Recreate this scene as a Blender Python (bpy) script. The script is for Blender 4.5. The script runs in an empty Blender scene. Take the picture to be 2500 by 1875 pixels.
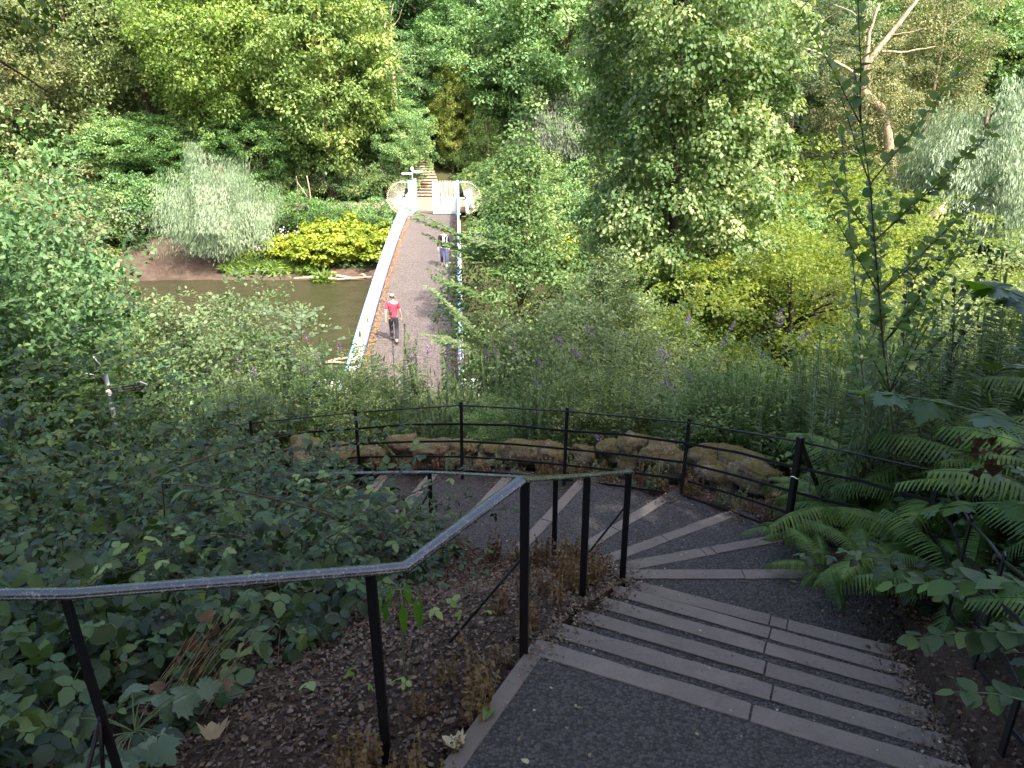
import bpy, math, random
import numpy as np
from mathutils import Vector, Matrix, Euler

# ------------------------------------------------------------------ camera, world, sun, exposure
sc = bpy.context.scene
col = sc.collection
cam_d = bpy.data.cameras.new("camera")
cam = bpy.data.objects.new("camera", cam_d)
col.objects.link(cam)
cam.location = (0, 0, 0)                      # the eye is the origin; the river lies at z = -11.5
cam.rotation_euler = (math.radians(90 - 21.3), 0, 0)
cam_d.sensor_width = 36.0
cam_d.lens = 36.0 * 1878 / 2500
cam_d.clip_start = 0.05
cam_d.clip_end = 2000
sc.camera = cam

SUN_AZ, SUN_EL = math.radians(145), math.radians(53)      # azimuth from +y towards +x
world = bpy.data.worlds.new("World"); sc.world = world
world.use_nodes = True
wn = world.node_tree; wn.nodes.clear()
sky = wn.nodes.new('ShaderNodeTexSky'); sky.sky_type = 'NISHITA'; sky.sun_disc = False
sky.sun_elevation = SUN_EL; sky.sun_rotation = SUN_AZ; sky.air_density = 1.0; sky.air_density = .75; sky.dust_density = 5.0; sky.ozone_density = .3
bg = wn.nodes.new('ShaderNodeBackground'); bg.inputs['Strength'].default_value = 0.15
wo = wn.nodes.new('ShaderNodeOutputWorld')
wn.links.new(sky.outputs[0], bg.inputs[0]); wn.links.new(bg.outputs[0], wo.inputs[0])
sun_d = bpy.data.lights.new("sun", 'SUN'); sun_d.energy = 2.75; sun_d.angle = math.radians(0.55)
sun_d.color = (1.0, 0.94, 0.84)
sun = bpy.data.objects.new("sun", sun_d); col.objects.link(sun)
SUN = Vector((math.sin(SUN_AZ) * math.cos(SUN_EL), math.cos(SUN_AZ) * math.cos(SUN_EL), math.sin(SUN_EL)))
sun.rotation_euler = SUN.to_track_quat('Z', 'Y').to_euler()
sun.location = SUN * 60
sc.view_settings.view_transform = 'Standard'
sc.view_settings.look = 'None'
sc.view_settings.gamma = 1
sc.view_settings.exposure = 2.2
sc.render.engine = 'CYCLES'
sc.cycles.max_bounces = 7; sc.cycles.diffuse_bounces = 4; sc.cycles.glossy_bounces = 3
sc.cycles.transmission_bounces = 5; sc.cycles.transparent_max_bounces = 6

PITCH = math.radians(21.3); FPX = 1878.0
def ray(nx, ny):
    u = (nx - 1250) / FPX; v = (ny - 937.5) / FPX
    return u, math.cos(PITCH) - v * math.sin(PITCH), -(math.sin(PITCH) + v * math.cos(PITCH))
def atd(nx, ny, D):            # the point at height -D on the sight line of a photo pixel
    r = ray(nx, ny); t = D / -r[2]
    return Vector((r[0] * t, r[1] * t, -D))
def aty(nx, ny, Y):            # ... at distance Y
    r = ray(nx, ny); t = Y / r[1]
    return Vector((r[0] * t, Y, r[2] * t))
VW = 2500 / 2212.0

# ------------------------------------------------------------------ helpers
def tag(o, label=None, cat=None, group=None, kind=None):
    if label: o['label'] = label
    if cat: o['category'] = cat
    if group: o['group'] = group
    if kind: o['kind'] = kind
    return o
def empty(name, loc=(0, 0, 0), rz=0.0, label=None, cat=None, group=None, kind=None, scale=None):
    o = bpy.data.objects.new(name, None); col.objects.link(o)
    o.location = loc; o.rotation_euler = (0, 0, rz); o.empty_display_size = .2
    if scale: o.scale = scale
    return tag(o, label, cat, group, kind)
def link(name, me, mat=None, parent=None, loc=None, rot=None, scale=None, kind=None):
    o = bpy.data.objects.new(name, me); col.objects.link(o)
    if parent: o.parent = parent
    if loc is not None: o.location = loc
    if rot is not None: o.rotation_euler = rot
    if scale is not None: o.scale = scale
    if mat is not None:
        if len(me.materials) == 0: me.materials.append(mat)
        elif me.materials[0] != mat:
            o.material_slots[0].link = 'OBJECT'; o.material_slots[0].material = mat
    if kind: o['kind'] = kind
    return o
def mesh_np(name, V, F, rnd=None, smooth=False):
    """V (n,3); F (m,3) or (m,4)"""
    V = np.asarray(V, np.float32); F = np.asarray(F, np.int32)
    me = bpy.data.meshes.new(name)
    me.vertices.add(len(V)); me.vertices.foreach_set('co', V.ravel())
    k = F.shape[1]
    me.loops.add(F.size); me.loops.foreach_set('vertex_index', F.ravel())
    me.polygons.add(len(F))
    me.polygons.foreach_set('loop_start', np.arange(0, F.size, k, dtype=np.int32))
    me.polygons.foreach_set('loop_total', np.full(len(F), k, np.int32))
    if smooth: me.polygons.foreach_set('use_smooth', np.ones(len(F), bool))
    if rnd is not None:
        a = me.attributes.new('tint', 'FLOAT', 'POINT'); a.data.foreach_set('value', np.asarray(rnd, np.float32))
    me.update(calc_edges=True)
    return me
class MB:
    """collects simple solids into one mesh"""
    def __init__(s): s.v = []; s.f = []; s.t = []
    def add(s, vs, fs, tint=.5):
        n = len(s.v); s.v += [tuple(p) for p in vs]; s.f += [tuple(i + n for i in f) for f in fs]; s.t += [tint] * len(vs)
    def box(s, c, d, rz=0.0, M=None, tint=.5):
        x, y, z = d[0] / 2, d[1] / 2, d[2] / 2
        P = [(-x,-y,-z),(x,-y,-z),(x,y,-z),(-x,y,-z),(-x,-y,z),(x,-y,z),(x,y,z),(-x,y,z)]
        R = M if M is not None else Matrix.Rotation(rz, 3, 'Z')
        P = [R @ Vector(p) + Vector(c) for p in P]
        s.add(P, [(0,3,2,1),(4,5,6,7),(0,1,5,4),(1,2,6,5),(2,3,7,6),(3,0,4,7)], tint)
    def bar(s, a, b, w, h, up=(0, 0, 1), tint=.5):
        """rectangular bar from a to b; w across, h along up"""
        a = Vector(a); b = Vector(b); d = b - a; L = d.length
        if L < 1e-6: return
        y = d / L; u = Vector(up); x = y.cross(u)
        if x.length < 1e-4: x = y.cross(Vector((1, 0, 0)))
        x.normalize(); z = x.cross(y)
        M = Matrix((x, y, z)).transposed()
        s.box((a + b) / 2, (w, L, h), M=M, tint=tint)
    def tube(s, pts, rad, n=6, cap=True, tint=.5, flat=1.0):
        pts = [Vector(p) for p in pts]
        if not hasattr(rad, '__len__'): rad = [rad] * len(pts)
        N0 = len(s.v); vs = []; prev = None
        for i, p in enumerate(pts):
            d = (pts[min(i + 1, len(pts) - 1)] - pts[max(i - 1, 0)])
            d = d.normalized() if d.length > 1e-8 else Vector((0, 0, 1))
            if prev is None:
                r = Vector((0, 0, 1)) if abs(d.z) < .9 else Vector((1, 0, 0))
                x = d.cross(r).normalized()
            else:
                x = (prev - d * prev.dot(d)).normalized()
            prev = x; y = d.cross(x)
            for k in range(n):
                a = 2 * math.pi * k / n
                vs.append(p + x * (math.cos(a) * rad[i]) + y * (math.sin(a) * rad[i] * flat))
        fs = []
        for i in range(len(pts) - 1):
            for k in range(n):
                a = i * n + k; b = i * n + (k + 1) % n
                fs.append((a, b, b + n, a + n))
        if cap:
            fs.append(tuple(range(n - 1, -1, -1))); m = (len(pts) - 1) * n; fs.append(tuple(m + k for k in range(n)))
        s.add(vs, fs, tint)
    def prism(s, poly, z0, z1, tint=.5):
        n = len(poly)
        vs = [(p[0], p[1], z0) for p in poly] + [(p[0], p[1], z1) for p in poly]
        fs = [tuple(range(n - 1, -1, -1)), tuple(range(n, 2 * n))] + [(i, (i + 1) % n, n + (i + 1) % n, n + i) for i in range(n)]
        s.add(vs, fs, tint)
    def build(s, name, mat, parent=None, smooth=False, bevel=0.0, kind=None):
        me = bpy.data.meshes.new(name); me.from_pydata(s.v, [], s.f)
        a = me.attributes.new('tint', 'FLOAT', 'POINT'); a.data.foreach_set('value', np.array(s.t, np.float32))
        if smooth: me.polygons.foreach_set('use_smooth', np.ones(len(me.polygons), bool))
        me.update()
        o = link(name, me, mat, parent, kind=kind)
        if bevel:
            m = o.modifiers.new('bevel', 'BEVEL'); m.width = bevel; m.segments = 2; m.limit_method = 'ANGLE'
        return o

# ------------------------------------------------------------------ materials
class NT:
    def __init__(s, name):
        s.m = bpy.data.materials.new(name); s.m.use_nodes = True
        s.t = s.m.node_tree; s.t.nodes.clear()
        s.out = s.n('ShaderNodeOutputMaterial')
    def n(s, typ, **kw):
        x = s.t.nodes.new(typ)
        for k, v in kw.items():
            if k.startswith('i_'): x.inputs[k[2:].replace('_', ' ')].default_value = v
            else: setattr(x, k, v)
        return x
    def l(s, a, b): s.t.links.new(a, b)
    def noise(s, scale, detail=4, rough=.6, vec=None, dist=0):
        x = s.n('ShaderNodeTexNoise'); x.inputs['Scale'].default_value = scale; x.inputs['Detail'].default_value = detail
        x.inputs['Roughness'].default_value = rough; x.inputs['Distortion'].default_value = dist
        if vec is not None: s.l(vec, x.inputs['Vector'])
        return x.outputs['Fac']
    def ramp(s, fac, stops):
        x = s.n('ShaderNodeValToRGB'); e = x.color_ramp.elements
        while len(e) < len(stops): e.new(.5)
        for k, (p, c) in enumerate(stops):
            e[k].position = p; e[k].color = (c[0], c[1], c[2], 1) if hasattr(c, '__len__') else (c, c, c, 1)
        s.l(fac, x.inputs[0]); return x.outputs[0]
    def mix(s, fac, a, b, mode='MIX'):
        x = s.n('ShaderNodeMix', data_type='RGBA', blend_type=mode)
        for inp, val in ((x.inputs[0], fac), (x.inputs[6], a), (x.inputs[7], b)):
            if hasattr(val, 'links') or hasattr(val, 'is_linked'): s.l(val, inp)
            elif hasattr(val, '__len__'): inp.default_value = (val[0], val[1], val[2], 1)
            else: inp.default_value = val
        return x.outputs[2]
    def math(s, op, a, b=0.0, clamp=False):
        x = s.n('ShaderNodeMath', operation=op, use_clamp=clamp)
        for inp, val in ((x.inputs[0], a), (x.inputs[1], b)):
            if hasattr(val, 'is_linked'): s.l(val, inp)
            else: inp.default_value = val
        return x.outputs[0]
    def bump(s, h, strength, dist=.01):
        x = s.n('ShaderNodeBump'); x.inputs['Strength'].default_value = strength; x.inputs['Distance'].default_value = dist
        s.l(h, x.inputs['Height']); return x.outputs[0]
    def bsdf(s, color, rough=.6, spec=.4, metal=0.0, normal=None):
        x = s.n('ShaderNodeBsdfPrincipled')
        for k, v in (('Base Color', color), ('Roughness', rough), ('Specular IOR Level', spec), ('Metallic', metal)):
            i = x.inputs[k]
            if hasattr(v, 'is_linked'): s.l(v, i)
            elif hasattr(v, '__len__'): i.default_value = (v[0], v[1], v[2], 1)
            else: i.default_value = v
        if normal is not None: s.l(normal, x.inputs['Normal'])
        return x
    def done(s, sh): s.l(sh.outputs[0], s.out.inputs[0]); return s.m
    def pos(s): return s.n('ShaderNodeNewGeometry').outputs['Position']
    def tint(s): return s.n('ShaderNodeAttribute', attribute_name='tint').outputs['Fac']
    def objrand(s): return s.n('ShaderNodeObjectInfo').outputs['Random']

def leaf_mat(name, c0, c1, c2, trans=.35, rough=.5, spec=.35, var=.5, tcol=(1.25, 1.25, .55)):
    """foliage: the per-leaf tint picks between three leaf colours; part of the light passes through"""
    s = NT(name)
    t = s.tint(); r = s.objrand()
    f = s.math('ADD', s.math('MULTIPLY', t, 1.0), s.math('MULTIPLY', s.math('SUBTRACT', r, .5), .25), clamp=True)
    c = s.ramp(f, [(.12, c0), (.5, c1), (.9, c2)])
    b = s.bsdf(c, rough, spec)
    tr = s.n('ShaderNodeBsdfTranslucent')
    s.l(s.mix(1.0, c, tcol, 'MULTIPLY'), tr.inputs[0])
    m = s.n('ShaderNodeMixShader'); m.inputs[0].default_value = trans
    s.l(b.outputs[0], m.inputs[1]); s.l(tr.outputs[0], m.inputs[2])
    return s.done(m)

def plain(name, c, rough=.5, spec=.4, metal=0.0, var=.12, scale=8, bump=0.0):
    s = NT(name); p = s.pos(); f = s.noise(scale, 5, .6, p)
    cc = s.mix(s.ramp(f, [(.3, 0), (.7, 1)]), [x * (1 - var) for x in c], [min(1, x * (1 + var)) for x in c])
    nr = s.bump(s.noise(scale * 6, 3, .6, p), bump, .01) if bump else None
    return s.done(s.bsdf(cc, rough, spec, metal, nr))

M = {}
def G(r, g, b): return (r, g, b)
M['ash'] = leaf_mat('ash_leaves', G(0.122,0.197,0.049), G(0.217,0.318,0.072), G(0.339,0.426,0.113), .42)
M['sycamore'] = leaf_mat('sycamore_leaves', G(0.114,0.183,0.055), G(0.190,0.287,0.080), G(0.332,0.392,0.113), .36)
M['lightgreen'] = leaf_mat('light_green_leaves', G(0.122,0.174,0.070), G(0.195,0.265,0.100), G(0.304,0.349,0.142), .4)
M['mid'] = leaf_mat('mid_green_leaves', G(0.085,0.171,0.066), G(0.158,0.280,0.099), G(0.291,0.408,0.154), .3)
M['dark'] = leaf_mat('dark_green_leaves', G(0.046,0.112,0.033), G(0.089,0.184,0.051), G(0.178,0.291,0.081), .26)
M['bluegreen'] = leaf_mat('blue_green_leaves', G(0.061,0.131,0.054), G(0.111,0.205,0.077), G(0.202,0.307,0.120), .25)
M['olive'] = leaf_mat('olive_leaves', G(0.087,0.127,0.070), G(0.144,0.197,0.108), G(0.247,0.278,0.174), .33)
M['yellowish'] = leaf_mat('yellowing_leaves', G(0.096,0.126,0.054), G(0.162,0.190,0.077), G(0.287,0.274,0.126), .35)
M['silver'] = leaf_mat('silver_willow_leaves', G(0.131,0.195,0.108), G(0.222,0.304,0.177), G(0.373,0.455,0.285), .25, .45, .5, tcol=(1,1.1,.7))
M['lime'] = leaf_mat('lime_tree_leaves', G(0.093,0.169,0.054), G(0.194,0.278,0.108), G(0.386,0.439,0.205), .42, .5, .35)
M['beech'] = leaf_mat('beech_leaves', G(0.100,0.153,0.026), G(0.190,0.254,0.037), G(0.300,0.332,0.058), .48, .45)
M['hornbeam'] = leaf_mat('hornbeam_leaves', G(0.076,0.149,0.051), G(0.140,0.233,0.079), G(0.266,0.337,0.126), .38)
M['knotweed'] = leaf_mat('knotweed_leaves', G(0.162,0.234,0.027), G(0.267,0.331,0.040), G(0.388,0.404,0.061), .42)
M['yellowleaf'] = leaf_mat('yellow_sapling_leaves', G(0.136,0.209,0.036), G(0.221,0.286,0.060), G(0.357,0.363,0.096), .35)
M['conifer'] = leaf_mat('conifer_needles', G(0.032,0.069,0.014), G(0.058,0.108,0.021), G(0.095,0.147,0.035), .12)
M['palebush'] = leaf_mat('pale_shrub_leaves', G(0.127,0.157,0.105), G(0.201,0.235,0.158), G(0.318,0.333,0.263), .3)
M['nearlight'] = leaf_mat('light_bush_leaves', G(0.104,0.158,0.070), G(0.171,0.236,0.110), G(0.268,0.326,0.161), .38)
M['maple'] = leaf_mat('maple_leaves', G(0.074,0.127,0.061), G(0.127,0.186,0.096), G(0.212,0.265,0.140), .35)
M['bramble'] = leaf_mat('bramble_leaves', G(.010,.026,.008), G(.045,.088,.028), G(.125,.19,.055), .22, .45, .35, tcol=(1.6,1.5,.4))  # wide tint range paints in dark gaps and brighter lit leaves
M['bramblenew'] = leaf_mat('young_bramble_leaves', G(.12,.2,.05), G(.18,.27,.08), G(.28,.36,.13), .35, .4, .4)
M['herb'] = leaf_mat('willowherb_leaves', G(0.052,0.099,0.033), G(0.091,0.144,0.047), G(0.155,0.220,0.068), .28)
M['buddleia'] = leaf_mat('buddleia_leaves', G(0.052,0.094,0.038), G(0.084,0.141,0.055), G(0.141,0.206,0.085), .28)
M['fern'] = leaf_mat('fern_fronds', G(0.041,0.096,0.020), G(0.070,0.141,0.029), G(0.140,0.224,0.041), .3, tcol=(1.5,1.5,.5))
M['backlit'] = leaf_mat('large_maple_leaves', G(.025,.075,.018), G(.05,.13,.022), G(.10,.21,.03), .5, .35, .5, tcol=(1.7,1.6,.3))
M['shadeleaf'] = leaf_mat('overhanging_leaves', G(.04,.08,.015), G(.07,.12,.022), G(.13,.18,.03), .35)
M['grass'] = leaf_mat('grass_blades', G(.09,.16,.03), G(.17,.26,.05), G(.28,.35,.08), .35)
M['dryweed'] = leaf_mat('dried_weed_leaves', G(0.080,0.047,0.018), G(0.152,0.093,0.041), G(0.224,0.170,0.081), .2, tcol=(1.2,1,.7))
M['redweed'] = leaf_mat('reddened_weed_leaves', G(0.090,0.038,0.019), G(0.150,0.076,0.038), G(0.195,0.152,0.057), .2, tcol=(1.2,1,.7))
M['litter'] = leaf_mat('fallen_brown_leaves', G(0.043,0.022,0.013), G(0.094,0.057,0.036), G(0.173,0.119,0.079), .05, tcol=(1,1,1))
M['chips'] = leaf_mat('pale_leaf_scraps', G(.10,.07,.03), G(.24,.18,.09), G(.42,.36,.22), .05, tcol=(1,1,1))
M['purple'] = leaf_mat('purple_florets', G(.13,.08,.20), G(.22,.14,.31), G(.34,.25,.44), .2, tcol=(1,1,1))
M['pink'] = leaf_mat('pink_florets', G(0.210,0.064,0.256), G(0.322,0.128,0.384), G(0.434,0.256,0.496), .3, tcol=(1,1,1))
M['whiteflower'] = leaf_mat('pale_pink_florets', G(.5,.38,.42), G(.65,.52,.56), G(.8,.7,.72), .2, tcol=(1,1,1))
M['greyleaf'] = leaf_mat('grey_crinkled_leaves', G(.04,.075,.035), G(.075,.12,.065), G(.14,.19,.12), .15)

def bark(name, c, scale=9):
    s = NT(name); p = s.pos(); mp = s.n('ShaderNodeMapping'); mp.inputs['Scale'].default_value = (1, 1, .25); s.l(p, mp.inputs[0])
    f = s.noise(scale, 6, .7, mp.outputs[0], 1.0); g = s.noise(3, 3, .6, p)
    cc = s.mix(s.ramp(f, [(.35, 0), (.65, 1)]), [x * .5 for x in c], [x * 1.35 for x in c])
    cc = s.mix(s.ramp(g, [(.5, 0), (.75, .5)]), cc, (c[0] * .7, c[1] * .95, c[2] * .55))
    return s.done(s.bsdf(cc, .85, .2, 0, s.bump(f, .8, .03)))
M['bark'] = bark('brown_bark', (.12, .085, .06)); M['palebark'] = bark('pale_bark', (.36, .27, .19), 6)
M['darkbark'] = bark('dark_bark', (.045, .038, .03)); M['stem'] = bark('brown_stems', (.10, .075, .05))
M['greenstem'] = plain('green_stems', (.08, .12, .045), .6); M['drystem'] = plain('dry_stalks', (.26, .19, .11), .8)

def asphalt(name, base, spec_c, moss=0.0, patch=None, chip=260):
    s = NT(name); p = s.pos()
    v = s.n('ShaderNodeTexVoronoi'); v.inputs['Scale'].default_value = chip * .5; s.l(p, v.inputs['Vector'])
    big = s.noise(1.1, 6, .65, p, .5); fine = s.noise(chip, 3, .8, p)
    cellr = s.n('ShaderNodeSeparateColor'); s.l(v.outputs['Color'], cellr.inputs[0])
    cc = s.mix(s.ramp(cellr.outputs[0], [(.1, 0), (.9, 1)]), [x * .45 for x in base], [x * 1.7 for x in base])  # wide chip tones put some bump shading into the colour
    cc = s.mix(s.ramp(fine, [(.62, 0), (.72, .55)]), cc, spec_c)
    cc = s.mix(s.ramp(big, [(.35, 0), (.7, 1)]), cc, [x * (patch or 1.25) for x in base] , 'MIX') if patch else s.mix(s.ramp(big, [(.3, .0), (.75, .45)]), cc, (base[0]*.7, base[1]*.62, base[2]*.55))
    if moss: cc = s.mix(s.ramp(s.noise(2.3, 6, .7, p), [(.56, 0), (.68, moss)]), cc, (.06, .07, .025))
    cc = s.mix(s.ramp(v.outputs['Distance'], [(.45, 0), (.75, .75)]), cc, [x * .25 for x in base])  # crevice shade between chips painted in, together with the dark binder
    h = s.math('ADD', s.math('MULTIPLY', v.outputs['Distance'], -1.6), fine)
    return s.done(s.bsdf(cc, .7, .45, 0, s.bump(h, 1.0, .012)))
M['asphalt'] = asphalt('step_asphalt', (.072, .064, .062), (.18, .165, .15), .15, chip=130)
M['deck'] = asphalt('bridge_asphalt', (.122, .099, .09), (.5, .47, .42), 0, chip=60)
M['farpath'] = plain('worn_path', (.22, .17, .13), .9, .2, var=.25, scale=1.5)

def concrete():
    s = NT('concrete_nosing'); p = s.pos()
    a = s.noise(2.0, 6, .65, p); b = s.noise(220, 3, .8, p); c = s.noise(18, 5, .7, p)
    cc = s.ramp(a, [(.3, (.125, .105, .09)), (.7, (.205, .174, .152))])
    cc = s.mix(s.ramp(b, [(.35, .5), (.55, 0)]), cc, (.06, .056, .054))
    cc = s.mix(s.ramp(b, [(.66, 0), (.74, .5)]), cc, (.34, .33, .31))
    cc = s.mix(s.ramp(c, [(.55, 0), (.75, .55)]), cc, (.085, .078, .07))
    cc = s.mix(s.ramp(s.noise(4.5, 6, .7, p), [(.58, 0), (.72, .45)]), cc, (.07, .075, .03))
    h = s.math('ADD', b, s.math('MULTIPLY', c, 1.6))
    return s.done(s.bsdf(cc, .8, .3, 0, s.bump(h, .4, .004)))
M['concrete'] = concrete()
def stone_mat():
    s = NT('mossy_stone'); p = s.pos(); g = s.n('ShaderNodeNewGeometry')
    a = s.noise(7, 8, .7, p, .6); b = s.noise(45, 5, .75, p); sp = s.n('ShaderNodeSeparateXYZ'); s.l(g.outputs['Normal'], sp.inputs[0])
    rock = s.ramp(a, [(.3, (.06, .042, .028)), (.5, (.17, .135, .095)), (.74, (.42, .37, .29))])
    rock = s.mix(s.ramp(b, [(.4, .6), (.55, 0)]), rock, (.05, .04, .03))
    moss = s.ramp(b, [(.3, (.035, .03, .010)), (.5, (.095, .082, .028)), (.72, (.17, .14, .06))])
    mf = s.math('ADD', s.math('MULTIPLY', sp.outputs['Z'], .55), s.math('MULTIPLY', s.math('SUBTRACT', s.noise(3.2, 5, .7, p), .5), 2.2))
    cc = s.mix(s.ramp(mf, [(.08, 0), (.55, .9)]), rock, moss)
    h = s.math('ADD', a, s.math('MULTIPLY', b, .5))
    return s.done(s.bsdf(cc, .95, .15, 0, s.bump(h, 1.0, .03)))
M['stone'] = stone_mat()
def rail_mat():
    s = NT('black_paint_handrail'); p = s.pos()
    a = s.noise(24, 6, .7, p, .5); b = s.noise(90, 4, .8, p)
    wear = s.math('MULTIPLY', s.ramp(a, [(.5, 0), (.62, 1)]), s.ramp(b, [(.5, 0), (.6, 1)]))
    cc = s.mix(wear, (.022, .026, .034), (.30, .28, .25))  # black paint lifted to blue-grey: some sky sheen is in the base colour
    cc = s.mix(s.ramp(s.noise(5, 5, .6, p), [(.52, 0), (.66, .5)]), cc, (.045, .055, .03))
    return s.done(s.bsdf(cc, s.ramp(b, [(.3, .16), (.7, .36)]), 1.0, 0, s.bump(s.math('ADD', a, b), .25, .002)))
M['rail'] = rail_mat()
def postmat():
    s = NT('black_paint_posts'); p = s.pos(); b = s.noise(60, 5, .75, p)
    cc = s.mix(s.ramp(b, [(.66, 0), (.74, .8)]), (.008, .008, .010), (.13, .10, .08))
    return s.done(s.bsdf(cc, .45, .35, 0, s.bump(b, .3, .002)))
M['post'] = postmat()
M['white'] = plain('white_paint', (.80, .78, .70), .5, .4, var=.06, scale=3)
M['cream'] = plain('cream_paint', (.74, .70, .52), .5, .4, var=.08, scale=4)
M['skyblue'] = plain('pale_blue_paint', (.33, .55, .74), .4, .5, var=.08, scale=4)
M['blue'] = plain('blue_paint_and_shade', (.12, .20, .52), .45, .4, var=.15, scale=4)  # real blue paint, but stands for shade on the right balusters
M['steel'] = plain('weathered_steel', (.25, .27, .27), .6, .4, .2)
M['rust'] = leaf_mat('rusty_leaf_drift', G(.22,.09,.03), G(.34,.16,.06), G(.42,.25,.12), .05, tcol=(1,1,1))
M['signwhite'] = plain('white_sign_paint', (.78, .78, .76), .45)
M['signbrown'] = plain('brown_sign_paint', (.10, .05, .03), .5)
M['driftwood'] = bark('driftwood', (.42, .30, .22), 5)
M['skin'] = plain('skin', (.62, .40, .30), .5, .4, var=.04); M['hair'] = plain('dark_hair', (.05, .035, .025), .7)
M['redshirt'] = plain('crimson_cotton', (.42, .055, .085), .85, .2, var=.12, scale=14)
M['trousers'] = plain('charcoal_trousers', (.035, .032, .045), .85, .2); M['jeans'] = plain('navy_jeans', (.045, .06, .13), .85, .2, var=.25, scale=12)
M['jacket'] = plain('black_jacket', (.018, .016, .018), .8, .25); M['shoe'] = plain('dark_shoe', (.03, .025, .025), .5)
M['trainer'] = plain('grey_white_trainer', (.45, .45, .45), .6); M['greytop'] = plain('pale_grey_top', (.35, .38, .37), .85, .2)
M['brick'] = plain('cream_render', (.72, .70, .66), .8); M['slate'] = plain('grey_slate', (.16, .16, .17), .7); M['pane'] = plain('window_glass', (.03, .035, .04), .1, .6)

def terrain_mat():
    s = NT('soil_and_grass'); p = s.pos(); sp = s.n('ShaderNodeSeparateXYZ'); s.l(p, sp.inputs[0])
    a = s.noise(1.3, 8, .7, p, .4); b = s.noise(30, 6, .8, p); c = s.noise(130, 3, .8, p)
    soil = s.ramp(b, [(.28, (.022, .014, .010)), (.5, (.062, .042, .032)), (.72, (.125, .09, .07))])
    soil = s.mix(s.ramp(c, [(.63, 0), (.72, .7)]), soil, (.2, .15, .11))
    mud = s.ramp(s.noise(2.2, 7, .65, p), [(.3, (.05, .035, .026)), (.7, (.115, .08, .06))])
    green = s.ramp(b, [(.3, (.03, .045, .012)), (.7, (.07, .095, .025))])
    near = s.math('LESS_THAN', sp.outputs['Y'], 12.0)
    bank = s.math('MULTIPLY', s.math('GREATER_THAN', sp.outputs['Y'], 38.0), s.math('MULTIPLY', s.math('LESS_THAN', sp.outputs['X'], -5.0), s.math('LESS_THAN', s.math('ADD', sp.outputs['Z'], s.math('MULTIPLY', a, .6)), s.math('ADD', -10.75, s.math('MULTIPLY', s.math('MULTIPLY', s.math('LESS_THAN', sp.outputs['X'], -18.5), s.math('GREATER_THAN', sp.outputs['X'], -27.0)), 1.5)))))
    cc = s.mix(s.ramp(a, [(.35, 1), (.6, .35)]), soil, green)
    cc = s.mix(near, cc, soil); cc = s.mix(bank, cc, mud)
    h = s.math('ADD', b, s.math('MULTIPLY', c, .5))
    return s.done(s.bsdf(cc, .95, .15, 0, s.bump(h, .9, .03)))
M['terrain'] = terrain_mat()
def water_mat():
    s = NT('murky_river_water'); p = s.pos()
    mp = s.n('ShaderNodeMapping'); mp.inputs['Scale'].default_value = (1.0, 1.9, 1); mp.inputs['Rotation'].default_value = (0, 0, .5); s.l(p, mp.inputs[0])
    a = s.noise(4.6, 5, .65, mp.outputs[0], .8); b = s.noise(.7, 3, .5, mp.outputs[0])
    cc = s.ramp(b, [(.3, (.030, .031, .015)), (.7, (.045, .042, .021))])
    x = s.bsdf(cc, .12, .5, 0, s.bump(s.math('ADD', a, b), .8, .08))
    x.inputs['IOR'].default_value = 1.33
    return s.done(x)
M['water'] = water_mat()

# ------------------------------------------------------------------ terrain
CTRL = [
 # behind and beside the camera
 (-14,-9,1.5),(0,-9,1.8),(14,-9,3.0),(30,-9,5),(-30,-9,0),(-10,-3,-1.4),(0.5,-4,-1.9),(9,-3,-.4),
 (.6,-1.5,-2.75),(.6,.5,-2.75),(-.8,0,-2.7),(2.2,0,-2.65),(-2,2,-2.76),(-4,1,-2.6),(-8,1.5,-2.8),(-30,3,-3.5),
 (-1.2,2.6,-2.8),(-.4,2.9,-2.78),(-3,4,-3.4),(-1.8,5.2,-3.9),(-6,5.5,-4.3),(-13,6,-4.8),(-1,4.2,-3.3),(-.2,4.2,-3.1),(0,5.2,-3.75),(-.8,5.7,-4.05),
 (.05,3.3,-2.78),(.25,4.0,-3.0),(.55,4.75,-3.38),(.7,5.3,-3.7),(.45,5.8,-3.95),(-.1,6.1,-4.15),(-.75,6.55,-4.33),(-1.5,7.4,-4.52),(-2.3,7.7,-4.7),(-3.6,7.6,-5.0),(-2.4,6.5,-4.4),
 (2.15,1.5,-2.64),(2.35,2.8,-2.84),(2.62,3.6,-3.12),(2.95,4.5,-3.5),(3.05,5.2,-3.6),(2.6,6.2,-3.82),(1.9,7.3,-4.1),(.8,8.05,-4.32),(-.6,8.6,-4.45),(-2,9.0,-4.65),(-3.8,9.3,-4.95),
 (3.3,1.6,-2.4),(3.3,3,-2.6),(3.9,4.2,-2.8),(4.6,5,-2.7),(4.2,6.5,-3.4),(6,1,-1.0),(7,6,-2.6),(11,4,-1.6),(18,4,0),(16,11,-4),
 (3.4,9,-5.0),(1.2,9.8,-5.2),(-1.5,10.2,-5.4),(-4.4,10.5,-5.8),(6,9.5,-4.9),
 (-14,14,-7.8),(-7,14,-7.3),(0,14,-7.0),(7,14,-6.8),(16,16,-7),(30,14,-5),(-30,12,-7),
 (-12,19,-9.4),(-3,18.5,-9.0),(-3,20,-9.1),(3,19,-8.6),(12,20,-8.8),(28,22,-8.8),(-30,20,-9.5),
 ]
for x in (-60, -35, -18, -8, 0, 8, 18, 35, 60):
    CTRL += [(x, 24, -10.4), (x, 27, -12.2), (x, 35, -12.9), (x, 43, -12.5), (x, 47.5, -11.52 + (.1 if x == 8 else 0)), (x, 58, -8.25), (x, 55, -8.4), (x, 63, -7.6),
             (x, 75, -3.2), (x, 90, 3.5), (x, 112, 11), (x, 150, 21)]
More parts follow.
